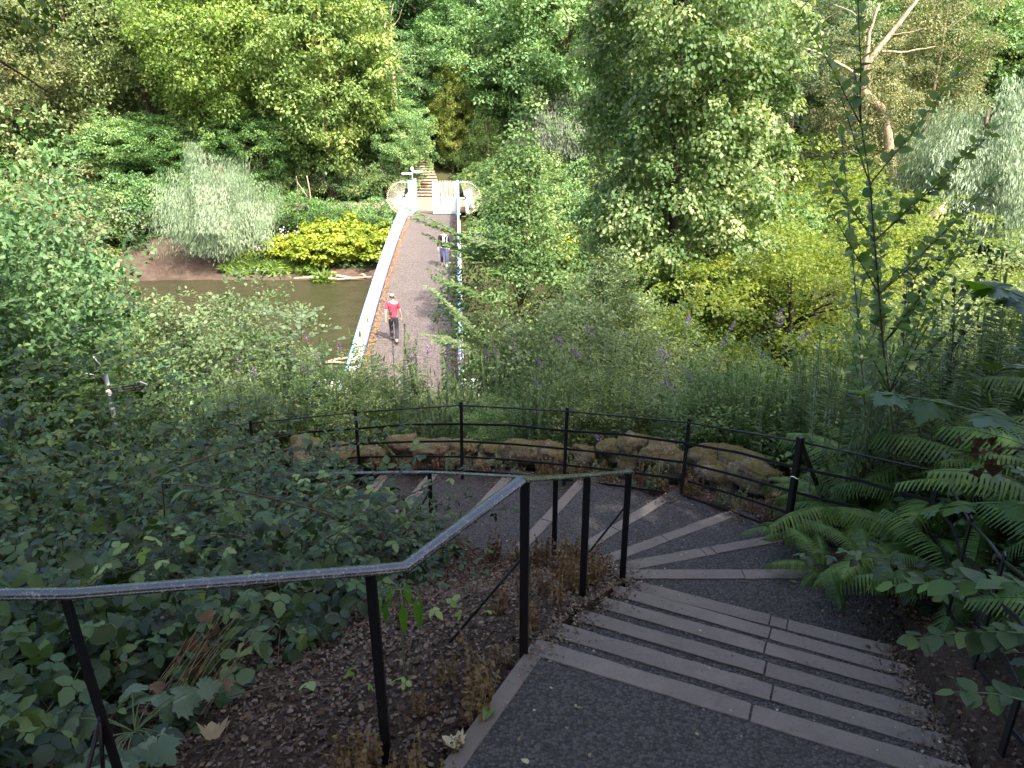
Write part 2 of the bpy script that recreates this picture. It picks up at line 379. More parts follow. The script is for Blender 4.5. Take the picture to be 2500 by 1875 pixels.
CTRL += [(-24, 53, -10.0), (-18, 52, -10.3), (-10, 51, -10.3), (-5.5, 53, -8.35), (-5.5, 50, -9.9), (2, 51.5, -10.2), (12, 51.5, -10.2), (25, 52, -10), (-6.8, 60.3, -8.25), (-6.8, 66, -6.6), (-6, 70, -5.6),(-38,53,-9.8)]
CT = np.array(CTRL, float)
def _k(r): return r
_D = np.linalg.norm(CT[:, None, :2] - CT[None, :, :2], axis=2)
_A = np.zeros((len(CT) + 3, len(CT) + 3)); _A[:len(CT), :len(CT)] = _k(_D) + np.eye(len(CT)) * 1e-6
_P = np.c_[np.ones(len(CT)), CT[:, :2]]; _A[:len(CT), len(CT):] = _P; _A[len(CT):, :len(CT)] = _P.T
_W = np.linalg.solve(_A, np.r_[CT[:, 2], 0, 0, 0])
def terr(x, y):
    x = np.atleast_1d(np.asarray(x, float)); y = np.atleast_1d(np.asarray(y, float))
    out = np.empty(len(x))
    for i in range(0, len(x), 20000):
        xx = x[i:i+20000]; yy = y[i:i+20000]
        r = np.hypot(xx[:, None] - CT[None, :, 0], yy[:, None] - CT[None, :, 1])
        out[i:i+20000] = r @ _W[:len(CT)] + _W[-3] + _W[-2] * xx + _W[-1] * yy
    return out
def tz(x, y): return float(terr(x, y)[0])

# the steps: (inner end, outer end, depth below the eye)
NOS = [((.13,3.24),(1.93,2.43),2.70),((.28,3.55),(2.02,2.76),2.85),((.43,3.87),(2.14,3.08),3.0),((.60,4.19),(2.27,3.42),3.15),
       ((.75,4.52),(2.40,3.73),3.30),((.90,4.80),(2.52,4.07),3.45),((.88,5.14),(2.45,5.15),3.60),((.90,5.46),(2.37,5.90),3.75),
       ((.75,5.75),(2.10,6.55),3.90),((.50,6.05),(1.58,7.12),4.05),((-.03,6.27),(.76,7.76),4.20),((-.69,6.77),(-.09,8.12),4.35),
       ((-1.35,7.45),(-1.01,8.5),4.50),((-1.85,7.75),(-1.68,8.72),4.65),((-2.5,7.85),(-2.4,8.85),4.80),((-3.2,7.85),(-3.15,8.95),4.95),((-3.95,7.8),(-3.9,9.0),5.10)]
def tread_polys():
    out = []
    a, b, D = NOS[0]
    out.append(([a, (-.26, 2.45), (-.75, 1.2), (-1.0, -2.5), (2.1, -2.5), (1.95, 1.2), (2.02, 2.1), (2.1, 2.36)], D))   # top landing
    for k in range(1, len(NOS)):
        (a0, b0, D0), (a1, b1, D1) = NOS[k - 1], NOS[k]
        def ext(a, b, e0, e1):
            a = Vector(a); b = Vector(b); d = (b - a).normalized(); return tuple(a - d * e0), tuple(b + d * e1)
        e1 = .08 if k < 6 else .2
        A0, B0 = ext(a0, b0, .02, e1); A1, B1 = ext(a1, b1, .02, e1)
        if k == 6:
            poly = [A0, B0, (2.72, 4.3), (2.85, 4.75), (2.7, 5.1), B1, A1]
        else: poly = [A0, B0, B1, A1]
        out.append((poly, D1))
    return out
TREADS = tread_polys()
def inside(poly, x, y):
    c = np.zeros(len(x), bool); n = len(poly)
    for i in range(n):
        x0, y0 = poly[i][:2]; x1, y1 = poly[(i + 1) % n][:2]
        m = ((y0 > y) != (y1 > y)) & (x < (x1 - x0) * (y - y0) / (y1 - y0 + 1e-12) + x0)
        c ^= m
    return c
def ngrid(a, b, d0, c0, c1, g):
    xs = list(np.arange(c0, c1 + 1e-6, d0)); d = d0; x = c1
    while x < b: d *= g; x += d; xs.append(min(x, b))
    d = d0; x = c0
    while x > a: d *= g; x -= d; xs.insert(0, max(x, a))
    return np.array(xs)
gx = ngrid(-160, 160, .09, -4.2, 4.2, 1.045); gy = ngrid(-14, 200, .09, 0.5, 10.0, 1.03)
X, Y = np.meshgrid(gx, gy); xf = X.ravel(); yf = Y.ravel(); zf = terr(xf, yf)
rng = np.random.default_rng(3)
dist = np.hypot(xf, yf)
zf += (np.sin(xf * 2.7 + 1) * np.sin(yf * 2.3) * .02 + rng.normal(0, .006, len(xf))) * np.clip(dist / 8, .6, 1)
zf += np.where(dist > 30, np.sin(xf * .5) * np.sin(yf * .43) * .15, 0) * ((yf > 58) | (yf < 24))
path = (yf > 53.2) & (yf < 59.5)
for poly, D in TREADS:
    m = inside(poly, xf, yf); zf[m] = -D - .2
ny, nx = X.shape
idx = np.arange(ny * nx).reshape(ny, nx)
F = np.stack([idx[:-1, :-1], idx[:-1, 1:], idx[1:, 1:], idx[1:, :-1]], -1).reshape(-1, 4)
g = link('ground', mesh_np('ground', np.c_[xf, yf, zf], F, smooth=True), M['terrain'], kind='structure')

w = MB(); n = 90
w.add([(-160, 20, -11.5), (160, 20, -11.5), (160, 49.5, -11.5), (-160, 49.5, -11.5)], [(0, 1, 2, 3)])
w.build('river_water', M['water'], kind='structure')

# far footpath between the gate and the hillside
fp = MB()
def sheet(mb, poly, z, th=.12):
    mb.prism(poly, z - th, z)
sheet(fp, [(-60, 54.6), (-8.3, 54.4), (-7.6, 53.4), (-3.0, 53.4), (-2.2, 54.4), (60, 54.6), (60, 57.2), (-2, 57.2), (-3.8, 60.2), (-9.2, 60.2), (-10, 57.2), (-60, 57.2)], -8.07)
fp.build('footpath', M['farpath'], kind='structure')
# earth steps climbing the far hillside behind the gate
hs = empty('hillside_steps', (-7.0, 60.3, -8.07), kind='structure')
rs = random.Random(5)
for k in range(13):
    b = MB(); y0 = .0 + k * .55; z1 = .16 * (k + 1)
    xo = -.12 * k
    b.prism([(-1.7 + xo, y0), (1.6 + xo, y0 + rs.uniform(-.05, .05)), (1.6 + xo, y0 + .75), (-1.7 + xo, y0 + .75)], z1 - .6, z1)
    b.build('step', M['farpath'], hs)
    b = MB(); b.tube([(-1.75 + xo, y0 - .04, z1 - .03), (0 + xo, y0 - .06, z1 - .035 + rs.uniform(-.02, .02)), (1.65 + xo, y0 - .04, z1 - .03)], .065, 6)
    b.build('log_edge', M['driftwood'], hs, smooth=True)

# ------------------------------------------------------------------ the winding steps
stairs = empty('winding_steps', (0, 0, 0), kind='structure')
for i, (poly, D) in enumerate(TREADS):
    b = MB(); b.prism(poly[::1], -D - .55, -D); o = b.build('tread', M['asphalt'], stairs)
rs = random.Random(11)
JO = [(.55,), (.60,), (.575,), (.56,), (.565,), (.555, .62), (.60,), (.5, .56), (.47,), (.44,), (.43,), (.46,), (.5,), (.5,), (.5,), (.5,), (.5,)]
for k, (a, b, D) in enumerate(NOS):
    A = Vector(a); B = Vector(b); d = (B - A).normalized(); L = (B - A).length
    nrm = Vector((d.y, -d.x))                      # towards the tread behind the edge
    if k == 0: ref = Vector((.5, 1.0)) - A
    else: ref = (Vector(NOS[k-1][0]) + Vector(NOS[k-1][1])) / 2 - (A + B) / 2
    if nrm.dot(ref) < 0: nrm = -nrm
    cuts = [0.0] + list(JO[k]) + [1.0]
    wdt = .105
    for j in range(len(cuts) - 1):
        s0 = cuts[j] * L + (.004 if j else 0); s1 = cuts[j + 1] * L - (.005 if j < len(cuts) - 2 else 0)
        ju = rs.uniform(-.004, .004); jz = rs.uniform(-.002, .003)
        # a stone with a slightly ragged outline
        m = 9; front = []; back = []
        for q in range(m + 1):
            s = s0 + (s1 - s0) * q / m
            e = rs.uniform(-.0045, .0025); e2 = rs.uniform(-.003, .003)
            if q in (0, m): e -= .002
            front.append(A + d * s - nrm * (.014 + ju + e)); back.append(A + d * s + nrm * (wdt + ju + e2))
        poly = [tuple(p) for p in front] + [tuple(p) for p in reversed(back)]
        zt = -D + .007 + jz
        mb = MB(); mb.prism(poly, zt - .085, zt)
        o = mb.build('nosing_stone', M['concrete'], stairs, bevel=.004)
# kerb edge along the left of the landing
mb = MB(); mb.prism([(.10, 3.22), (-.30, 2.46), (-.80, 1.2), (-1.06, -2.4), (-.98, -2.4), (-.72, 1.19), (-.21, 2.44), (.17, 3.16)], -2.9, -2.695)
mb.build('edge_kerb', M['concrete'], stairs, bevel=.006)

# ------------------------------------------------------------------ handrail
hr = empty('handrail', (.04, 3.15, -2.7), label='black handrail on flat posts bending round the inside of the steps', cat='handrail')
def rel(o, root):
    """children built in world coordinates are shifted under their thing"""
    o.matrix_parent_inverse = Matrix.Translation(-root.location)
    return o
RP = [(-3.2, 2.02, -1.62), (-1.8, 2.23, -1.66), (-1.55, 2.26, -1.68), (-.55, 2.47, -1.73), (-.41, 2.50, -1.735), (.04, 3.15, -1.71), (.44, 4.13, -2.21), (.83, 4.80, -2.54), (.84, 4.98, -2.62), (.78, 5.25, -2.78),
      (.38, 6.0, -3.235), (-.86, 7.17, -3.79), (-2.3, 7.72, -4.1), (-4.4, 8.0, -4.41)]
def half_round(mb, pts, w, h):
    prof = [(-w, 0), (-w * .98, h * .45), (-w * .7, h * .82), (0, h), (w * .7, h * .82), (w * .98, h * .45), (w, 0)]
    vs = []; P = [Vector(p) for p in pts]; n = len(prof)
    for i, p in enumerate(P):
        d0 = (P[i] - P[i - 1]).normalized() if i else None; d1 = (P[i + 1] - P[i]).normalized() if i < len(P) - 1 else None
        d = ((d0 or d1) + (d1 or d0)).normalized(); x = Vector((d.y, -d.x, 0)).normalized(); z = x.cross(d)
        k = 1.0
        if d0 and d1:
            c = max(.5, math.cos(.5 * d0.angle(d1))); k = 1 / c
        for q in prof: vs.append(p + x * q[0] * k + Vector((0, 0, 1)) * q[1])
    fs = []
    for i in range(len(P) - 1):
        for j in range(n):
            a = i * n + j; b = i * n + (j + 1) % n; fs.append((a, b, b + n, a + n))
    fs += [tuple(range(n)), tuple((len(P) - 1) * n + j for j in range(n - 1, -1, -1))]
    mb.add(vs, fs)
def rib(pts, name, root, w=.031, h=.02, mat='rail'):
    mb = MB(); half_round(mb, pts, w, h); o = mb.build(name, M[mat], root)
    o.data.polygons.foreach_set('use_smooth', np.ones(len(o.data.polygons), bool))
    m = o.modifiers.new('edge', 'EDGE_SPLIT'); m.split_angle = math.radians(50)
    return rel(o, root)
rib(RP[:6], 'top_rail', hr); rib([RP[5], RP[6], RP[7], RP[8]], 'top_rail', hr)
rib([RP[8], RP[9], RP[10], RP[11]], 'top_rail', hr, .027, .018); rib(RP[11:], 'top_rail', hr, .027, .018)
for (x, y, zt, zb, lean) in [(-1.58, 2.26, -1.68, -2.85, (.05, 0)), (-.54, 2.47, -1.73, -2.85, (.01, 0)), (.06, 3.15, -1.71, -2.95, (0, 0)), (.455, 4.13, -2.21, -3.35, (0, 0)), (.82, 4.80, -2.54, -3.65, (0, 0)),
                       (.385, 6.0, -3.235, -4.4, (0, 0)), (-.865, 7.17, -3.79, -4.7, (0, 0)), (-2.3, 7.72, -4.1, -5.0, (0, 0))]:
    mb = MB(); mb.bar((x, y, zt), (x + lean[0], y + lean[1], zb), .045, .014, up=(.35, 1, 0)); rel(mb.build('post', M['post'], hr, bevel=.002), hr)
for a, b in [((.06, 3.165, -2.12), (-.44, 3.5, -3.05)), ((.82, 4.81, -2.80), (.42, 5.15, -3.72)), ((-1.55, 2.27, -2.2), (-1.75, 2.05, -2.9)), ((-.87, 7.18, -4.0), (-1.12, 7.3, -4.55)), ((-1.56, 2.25, -2.25), (-1.66, 2.27, -2.85))]:
    mb = MB(); mb.tube([a, b], .0085, 6); rel(mb.build('brace', M['post'], hr, smooth=True), hr)

# ------------------------------------------------------------------ outer estate fence
of = empty('estate_fence', (-.61, 8.34, -4.4), label='black five-bar iron fence curving along the outside of the steps', cat='fence')
FP = [(-4.9, 9.0, -5.15, .9), (-3.35, 8.98, -4.9, .9), (-1.94, 8.72, -4.6, .86), (-.61, 8.34, -4.42, .94), (.60, 7.89, -4.30, .94), (1.79, 7.18, -4.10, .92), (2.46, 5.94, -3.78, .98),
      (3.12, 5.0, -3.55, .95), (2.82, 4.1, -3.4, .93), (2.56, 3.4, -3.2, .93), (2.2, 2.62, -2.88, .95), (2.08, 1.5, -2.7, .95)]
for i, (x, y, z, h) in enumerate(FP):
    mb = MB()
    if i == 6: mb.bar((x, y, z - .3), (x, y, z + h), .05, .05, up=(1, .5, 0))
    else:
        n = Vector(FP[min(i + 1, len(FP) - 1)][:2]) - Vector(FP[max(i - 1, 0)][:2])
        mb.bar((x, y, z - .3), (x + .004 * i, y, z + h), .04, .012, up=(-n.y, n.x, 0)) if i < 6 else mb.bar((x, y, z - .3), (x, y, z + h), .05, .012, up=(-n.y, n.x, 0))
    rel(mb.build('post', M['post'], of, bevel=.002), of)
for i in range(len(FP) - 1):
    (x0, y0, z0, h0), (x1, y1, z1, h1) = FP[i], FP[i + 1]
    for q, fr in enumerate((.955, .70, .46, .24, .04)):
        a = Vector((x0, y0, z0 + h0 * fr)); b = Vector((x1, y1, z1 + h1 * fr)); m = (a + b) / 2 + Vector((0, 0, .012 if q == 1 else -.004))
        out = Vector((y1 - y0, -(x1 - x0), 0)).normalized() * (-.03 if q else -.015); m += out
        mb = MB()
        if q == 0: mb.tube([a, m, b], .0095, 7)
        else:
            mb.bar(a, m, .007, .026); mb.bar(m, b, .007, .026)
        rel(mb.build('rail', M['post'], of, smooth=(q == 0)), of)
mb = MB(); mb.bar((2.48, 5.98, -2.86), (2.95, 6.35, -3.7), .028, .028); rel(mb.build('brace', M['post'], of), of)
mb = MB(); mb.tube([(2.46 + .034 * math.cos(t), 5.94 + .034 * math.sin(t), -3.18 + .012 * math.sin(2 * t)) for t in np.linspace(0, 6.28, 14)], .005, 5, tint=.6)
rel(mb.build('cable_tie', M['white'], of, smooth=True), of)

# ------------------------------------------------------------------ mossy stones along the outside
import bmesh
def blob(name, size, seed, sub=4, amp=.16, ridges=0, flat=.6):
    bm = bmesh.new(); bmesh.ops.create_icosphere(bm, subdivisions=sub, radius=1)
    r = np.random.default_rng(seed); ph = r.uniform(0, 6.28, (9, 3)); fr = r.normal(0, 1, (9, 3)) * np.array([1.5]*3 + [4]*3 + [9]*3)[:, None] ** 1.0
    am = np.array([1]*3 + [.45]*3 + [.18]*3) * amp
    for v in bm.verts:
        p = v.co.copy(); n = p.normalized()
        q = Vector((math.copysign(abs(n.x) ** .62, n.x), math.copysign(abs(n.y) ** .75, n.y), math.copysign(abs(n.z) ** .75, n.z)))
        d = 0
        for k in range(9): d += am[k] * math.sin(fr[k, 0] * n.x + fr[k, 1] * n.y + fr[k, 2] * n.z + ph[k, 0])
        if ridges: d += .09 * abs(math.sin(q.x * ridges + d * 3)) - .05
        q *= (1 + d)
        v.co = Vector((q.x * size[0], q.y * size[1], q.z * size[2]))
    me = bpy.data.meshes.new(name); bm.to_mesh(me); bm.free()
    me.polygons.foreach_set('use_smooth', np.ones(len(me.polygons), bool))
    return me
wall = empty('rubble_kerb', (-.04, 8.8, -4.6), label='low kerb of mossy weathered stones behind the outer fence', cat='stone kerb')
STN = [(618,700,958,1005),(700,772,968,1008),(772,838,975,1008),(840,905,950,1000),(900,960,955,1002),(955,1030,962,1005),(1028,1090,968,1005),(1095,1165,953,1000),(1160,1232,955,1002),(1236,1290,955,1004),(1288,1342,960,1008),
       (1340,1392,950,1012),(1388,1440,962,1022),(1436,1482,975,1032),(1486,1550,968,1030),(1545,1615,985,1048),(1608,1690,1005,1070)]
DD = np.interp([ (s[0]+s[1])/2 for s in STN ], [620, 840, 1100, 1340, 1500, 1690], [4.62, 4.52, 4.42, 4.32, 4.2, 3.92])
pts = [atd((s[0]+s[1])/2*VW, s[3]*VW, D) for s, D in zip(STN, DD)]
for i, (s, D) in enumerate(zip(STN, DD)):
    L = atd(s[0]*VW, s[3]*VW, D); Rr = atd(s[1]*VW, s[3]*VW, D)
    dd = pts[min(i+1, len(pts)-1)] - pts[max(i-1, 0)]; az = math.atan2(dd.y, dd.x)
    top = aty((s[0]+s[1])/2*VW, s[2]*VW, pts[i].y); hgt = max(.2, (top.z + D)) * .8
    wl = (Rr - L).length / 2 / max(.55, math.cos(az)) * 1.04
    me = blob('stone', (wl, .19, hgt * .62), 40 + i, 4, .19, ridges=(7 if s[0] in (1340, 1388, 1436) else 3))
    o = link('stone', me, M['stone'], wall, loc=Vector((pts[i].x, pts[i].y + .15, -D + hgt * .42)) - wall.location, rot=(rs.uniform(-.1, .1), rs.uniform(-.05, .05) , az))

# ------------------------------------------------------------------ bridge
def bz(y): return -(7.85 + .0021 * (y - 43) ** 2)
def bxl(y): return -4.70 - .0672 * (y - 20.6)
WID = 3.17
bridge = empty('footbridge', (-3.1, 20.2, -8.9), label='arched white and pale blue footbridge with asphalt deck over the river', cat='footbridge')
ys = np.linspace(19.6, 54.0, 40)
mb = MB()
for i in range(len(ys) - 1):
    y0, y1 = ys[i], ys[i + 1]
    a = [(bxl(y0) - .02, y0), (bxl(y0) + WID + .02, y0), (bxl(y1) + WID + .02, y1), (bxl(y1) - .02, y1)]
    z0, z1 = bz(y0), bz(y1)
    vs = [(a[0][0], a[0][1], z0 - .35), (a[1][0], a[1][1], z0 - .35), (a[2][0], a[2][1], z1 - .35), (a[3][0], a[3][1], z1 - .35),
          (a[0][0], a[0][1], z0), (a[1][0], a[1][1], z0), (a[2][0], a[2][1], z1), (a[3][0], a[3][1], z1)]
    mb.add(vs, [(0, 3, 2, 1), (4, 5, 6, 7), (1, 2, 6, 5), (3, 0, 4, 7)] + ([(0, 1, 5, 4)] if i == 0 else []) + ([(2, 3, 7, 6)] if i == len(ys) - 2 else []))
rel(mb.build('deck', M['deck'], bridge), bridge)
for side in (0, 1):
    off = 0 if side == 0 else WID; sg = -1 if side == 0 else 1
    mb = MB(); mb.tube([(bxl(y) + off + sg * .06, y, bz(y) + 1.21) for y in ys[:-3]], .055, 8)
    par = rel(mb.build('parapet_rail', M['skyblue'], bridge, smooth=True), bridge)
    mb = MB()
    for i in range(len(ys) - 4):
        mb.bar((bxl(ys[i]) + off + sg * .06, ys[i], bz(ys[i]) + .07), (bxl(ys[i+1]) + off + sg * .06, ys[i+1], bz(ys[i+1]) + .07), .05, .09)
    rel(mb.build('bottom_rail', M['blue'], bridge), bridge)
    if side == 0:
        base = MB(); base.box((0, 0, .61), (.022, .075, 1.12)); pm = base.build('baluster', M['white'], bridge); pm.location = (0, 0, 0)
        yy = np.arange(20.2, 51.0, .105)
        for q, y in enumerate(yy[::1][:290]):
            o = pm if q == 0 else link('baluster', pm.data, None, bridge)
            o.location = Vector((bxl(y) - .06, y, bz(y))) - bridge.location
        rest = MB()
        for y in yy[290:]: rest.box((bxl(y) - .06, y, bz(y) + .61), (.022, .075, 1.12))
        if rest.v: rel(rest.build('balusters', M['white'], bridge, kind='stuff'), bridge)
    else:
        mb = MB()
        for y in np.arange(20.2, 51.0, .105): mb.box((bxl(y) + off + .06, y, bz(y) + .61), (.022, .075, 1.12))
        rel(mb.build('balusters', M['blue'], bridge, kind='stuff'), bridge)  # white uprights on the shaded side; their bluish shade is put into the colour
    # end pier at the near bank
    mb = MB(); x = bxl(20.2) + off + sg * .42
    mb.box((x, 20.1, bz(20) + .45), (.78, .5, 1.3)); mb.box((x, 20.1, bz(20) + 1.13), (.86, .58, .09))
    rel(mb.build('end_pier', M['white'], bridge, bevel=.02), bridge)
    # river piers / abutments below
    for yb in (23.6, 50.2):
        mb = MB(); mb.box((bxl(yb) + WID / 2 + (WID * .32 * sg), yb, -10.75), (.9, 1.0, 4.0)); rel(mb.build('abutment', M['concrete'], bridge), bridge)
# rusty leaf drift along both feet
rr = np.random.default_rng(8)
# cable slung along the right parapet
mb = MB(); P = []
for y in np.linspace(21, 42, 60): P.append((bxl(y) + WID + .14, y, bz(y) + .85 + .18 * math.cos((y % 2.6) / 2.6 * 6.28)))
mb.tube(P, .018, 5); rel(mb.build('cable', M['white'], bridge, smooth=True), bridge)

# gate and fan screens at the far end
GY = 51.1
gate = empty('bridge_gate', (-5.1, GY, -8.0), label='half open cream barred gate with fan screens at the far bridge end', cat='gate')
zb_ = bz(GY)
def gpost(x, y=GY, w=.16, top=-5.8, mat='skyblue', name='gate_post'):
    mb = MB(); mb.box((x, y, (top + zb_) / 2), (w, w, top - zb_)); mb.box((x, y, zb_ + .04), (w + .14, w + .1, .08))
    rel(mb.build(name, M[mat], gate, bevel=.01), gate)
gpost(-6.66); gpost(-3.52)
def leaf_gate(xa, ya, xb, yb):
    A = Vector((xa, ya, 0)); B = Vector((xb, yb, 0)); 
    for t, wd, m_ in ((0.0, .09, 'skyblue'), (1.0, .09, 'skyblue')):
        p = A.lerp(B, t); mb = MB(); mb.box((p.x, p.y, (-5.86 + zb_) / 2 + .04), (wd, wd, -5.86 - zb_ - .08)); rel(mb.build('gate_stile', M[m_], gate), gate)
    for z, m_ in ((-6.0, 'skyblue'), (-6.9, 'cream'), (zb_ + .1, 'skyblue')):
        mb = MB(); mb.bar((A.x, A.y, z), (B.x, B.y, z), .05, .055); rel(mb.build('gate_rail', M[m_], gate), gate)
    for k in range(1, 14):
        p = A.lerp(B, k / 14); mb = MB()
        mb.tube([(p.x, p.y, zb_ + .1), (p.x, p.y, -5.9), (p.x, p.y, -5.8)], [.021, .021, .003], 5); rel(mb.build('gate_bar', M['cream'], gate), gate)
leaf_gate(-5.12, GY + .02, -3.66, GY); leaf_gate(-6.5, GY + .1, -6.42, GY + 1.55)
def fan(cx, sg):
    cz = -6.92
    for k in range(33):
        a = math.radians(78 + k * (188 / 32)); dx = math.cos(a) * sg; dz = math.sin(a)
        mb = MB(); mb.bar((cx + dx * .12, GY + .03, cz + dz * .12), (cx + dx * 1.13, GY + .03, cz + dz * 1.13), .012, .012, up=(0, 1, 0))
        rel(mb.build('fan_spoke', M['cream'], gate), gate)
    for r_, t_ in ((1.02, .012), (.16, .018), (.42, .008)):
        mb = MB(); mb.tube([(cx + math.cos(math.radians(a)) * sg * r_, GY, cz + math.sin(math.radians(a)) * r_) for a in range(76, 268, 6)], t_, 5)
        rel(mb.build('fan_rim', M['cream'], gate, smooth=True), gate)
    mb = MB(); mb.bar((cx, GY, cz + 1.0), (cx - sg * .0 + (.42 if sg > 0 else -.42), GY, cz + 1.0), .03, .04); mb.bar((cx, GY, cz), (cx + (.4 if sg > 0 else -.4), GY, cz), .05, .08)
    rel(mb.build('fan_bracket', M['skyblue'], gate), gate)
fan(-7.08, 1); fan(-3.08, -1)
# short end walls with blue posts beyond the gate
for x in (-7.0, -3.0):
    ew = empty('end_wall', (x, 54.2, -8.1), label='white end wall with blue post beyond the %s gate post' % ('left' if x < -5 else 'right'), cat='end wall')
    mb = MB(); mb.box((0, -.8, .55), (.18, 1.7, 1.1)); mb.build('panel', M['white'], ew, bevel=.02)
    mb = MB(); mb.box((0, -.8, 1.13), (.3, 1.75, .07)); mb.build('coping', M['skyblue'], ew, bevel=.01)
    mb = MB(); mb.box((.1, .25, .65), (.26, .26, 1.3)); mb.build('post', M['blue'], ew, bevel=.015)
# bollard behind the closed gate leaf
bo = empty('bollard', (-5.0, 55.2, -8.07), label='black bollard standing on the path behind the closed gate leaf', cat='bollard')
mb = MB(); mb.tube([(0, 0, 0), (0, 0, .9), (0, 0, .93), (0, 0, 1.0)], [.06, .06, .075, .03], 10); mb.build('shaft', M['post'], bo, smooth=True)
mb = MB(); mb.tube([(0, 0, 0), (0, 0, .06)], .1, 10); mb.build('foot', M['post'], bo)

# fingerpost at the far end
fp_ = empty('fingerpost', (-7.25, 57.6, -8.07), label='white fingerpost with two arms on the path beyond the bridge', cat='signpost')
mb = MB(); mb.tube([(0, 0, 0), (0, 0, 2.25)], .045, 8); mb.build('pole', M['steel'], fp_, smooth=True)
mb = MB(); mb.tube([(0, 0, 2.2), (0, 0, 2.24), (0, 0, 2.3), (0, 0, 2.42), (0, 0, 2.5)], [.03, .1, .13, .1, .02], 12); mb.build('finial', M['signwhite'], fp_, smooth=True)
for sg, z, az in ((-1, 2.02, .05), (1, 2.14, .25)):
    mb = MB(); L = .8; c, s_ = math.cos(az) * sg, math.sin(az)
    pts2 = [(.06, -.075), (L - .1, -.075), (L, 0), (L - .1, .075), (.06, .075)]
    vs = [(c * u, s_ * u - .015, z + v) for u, v in pts2] + [(c * u, s_ * u + .015, z + v) for u, v in pts2]
    n = 5; fs = [tuple(range(n)), tuple(range(2*n-1, n-1, -1))] + [(i, n + i, n + (i+1) % n, (i+1) % n) for i in range(n)]
    mb.add(vs, fs); arm = mb.build('arm', M['signwhite'], fp_)
    mb = MB()
    for u0, u1 in ((.18, .30), (.33, .47), (.5, .62)): mb.add([(c*u0, s_*u0 - .02, z - .025), (c*u1, s_*u1 - .02, z - .025), (c*u1, s_*u1 - .02, z + .02), (c*u0, s_*u0 - .02, z + .02)], [(0, 1, 2, 3)])
    mb.build('lettering', M['post'], arm)

# far riverside railing
fr = empty('path_railing', (-10, 53.6, -8.3), label='low grey railing along the far riverside path left of the gate', cat='railing')
A_ = Vector((-30, 53.9, 0)); B_ = Vector((-8.3, 53.6, 0)); mb = MB(); mb2 = MB()
for k in range(150):
    p = A_.lerp(B_, k / 149); z0 = tz(p.x, p.y); mb.box((p.x, p.y, z0 + .5), (.025, .025, 1.0))
for z in (.95, .15):
    for k in range(20):
        p = A_.lerp(B_, k / 20); q = A_.lerp(B_, (k + 1) / 20); mb2.bar((p.x, p.y, tz(p.x, p.y) + z), (q.x, q.y, tz(q.x, q.y) + z), .03, .05)
rel(mb.build('bars', M['steel'], fr, kind='stuff'), fr); rel(mb2.build('rail', M['steel'], fr), fr)

# brown fingerpost half hidden behind the brambles
P0 = aty(266, 960, 10.2)
bs = empty('brown_signpost', (P0.x, P0.y, tz(P0.x, P0.y)), label='brown and white arrow signs on a pale pole behind the brambles', cat='signpost')
hz = P0.z - bs.location.z
mb = MB(); mb.tube([(0, 0, 0), (0, 0, hz + .35)], .035, 8); mb.build('pole', M['signwhite'], bs, smooth=True)
for sg, z, az in ((-1, hz + .2, -.35), (1, hz + .05, .45), (-1, hz + .37, -.9)):
    L = .52; c, s_ = math.cos(az) * sg, math.sin(az) * sg; tilt = Vector((0, -.35, .94))
    def pt(u, v, o_=0.0): return (c * u, s_ * u - o_ - v * .55, z + v * .83)
    def slab(u0, u1, v0, v1, o0, o1, mat, par, nm, point=False):
        mb = MB(); vm = (v0 + v1) / 2
        q = [(u0, v0), (u1 - (.08 if point else 0), v0)] + ([(u1, vm)] if point else []) + [(u1 - (.08 if point else 0), v1), (u0, v1)]
        vs = [pt(u, v, o0) for u, v in q] + [pt(u, v, o1) for u, v in q]; n = len(q)
        mb.add(vs, [tuple(range(n)), tuple(range(2*n-1, n-1, -1))] + [(i, n+i, n+(i+1) % n, (i+1) % n) for i in range(n)])
        return mb.build(nm, M[mat], par)
    arm = slab(.03, L, -.11, .11, 0, .02, 'signwhite', bs, 'arm', True)
    slab(.045, L - .02, -.098, .098, .02, .024, 'signbrown', arm, 'panel', True)
    for r_ in (-.055, 0, .055):
        for a_, b_ in ((.08, .2), (.22, .33), (.35, .41)): slab(a_, b_, r_ - .011, r_ + .011, .024, .027, 'signwhite', arm, 'lettering')

# ================================================================== vegetation
UP = np.array([0, 0, 1.0])
def unit(a): return a / np.maximum(np.linalg.norm(a, axis=-1, keepdims=True), 1e-9)
T_KITE = (np.array([(0,0,0),(.33,.42,.07),(0,1,0),(-.33,.42,.07)]), [(0,1,2),(0,2,3)])
T_ROUND = (np.array([(0,0,0),(.40,.25,.06),(.40,.66,.05),(0,1.05,-.06),(-.40,.66,.05),(-.40,.25,.06)]), [(0,1,2),(0,2,3),(0,3,4),(0,4,5)])
T_NARROW = (np.array([(0,0,0),(.085,.4,.02),(0,1,-.08),(-.085,.4,.02)]), [(0,1,2),(0,2,3)])
T_LANCE = (np.array([(0,0,0),(.12,.3,.02),(.10,.62,-.02),(0,1,-.14),(-.10,.62,-.02),(-.12,.3,.02)]), [(0,1,2),(0,2,3),(0,3,4),(0,4,5)])
def _maple():
    out = [(0, .02), (.16, -.07), (.42, -.05), (.34, .14), (.62, .34), (.36, .40), (.40, .62), (.22, .60), (0, 1.0)]
    pts = [(0, .30, 0)] + [(x, y, -.10 * abs(x) - .05 * max(0, y - .5)) for x, y in out] + [(-x, y, -.10 * abs(x)) for x, y in out[-2:0:-1]]
    n = len(pts) - 1
    return np.array(pts), [(0, 1 + i, 1 + (i + 1) % n) for i in range(n)]
T_MAPLE = _maple()
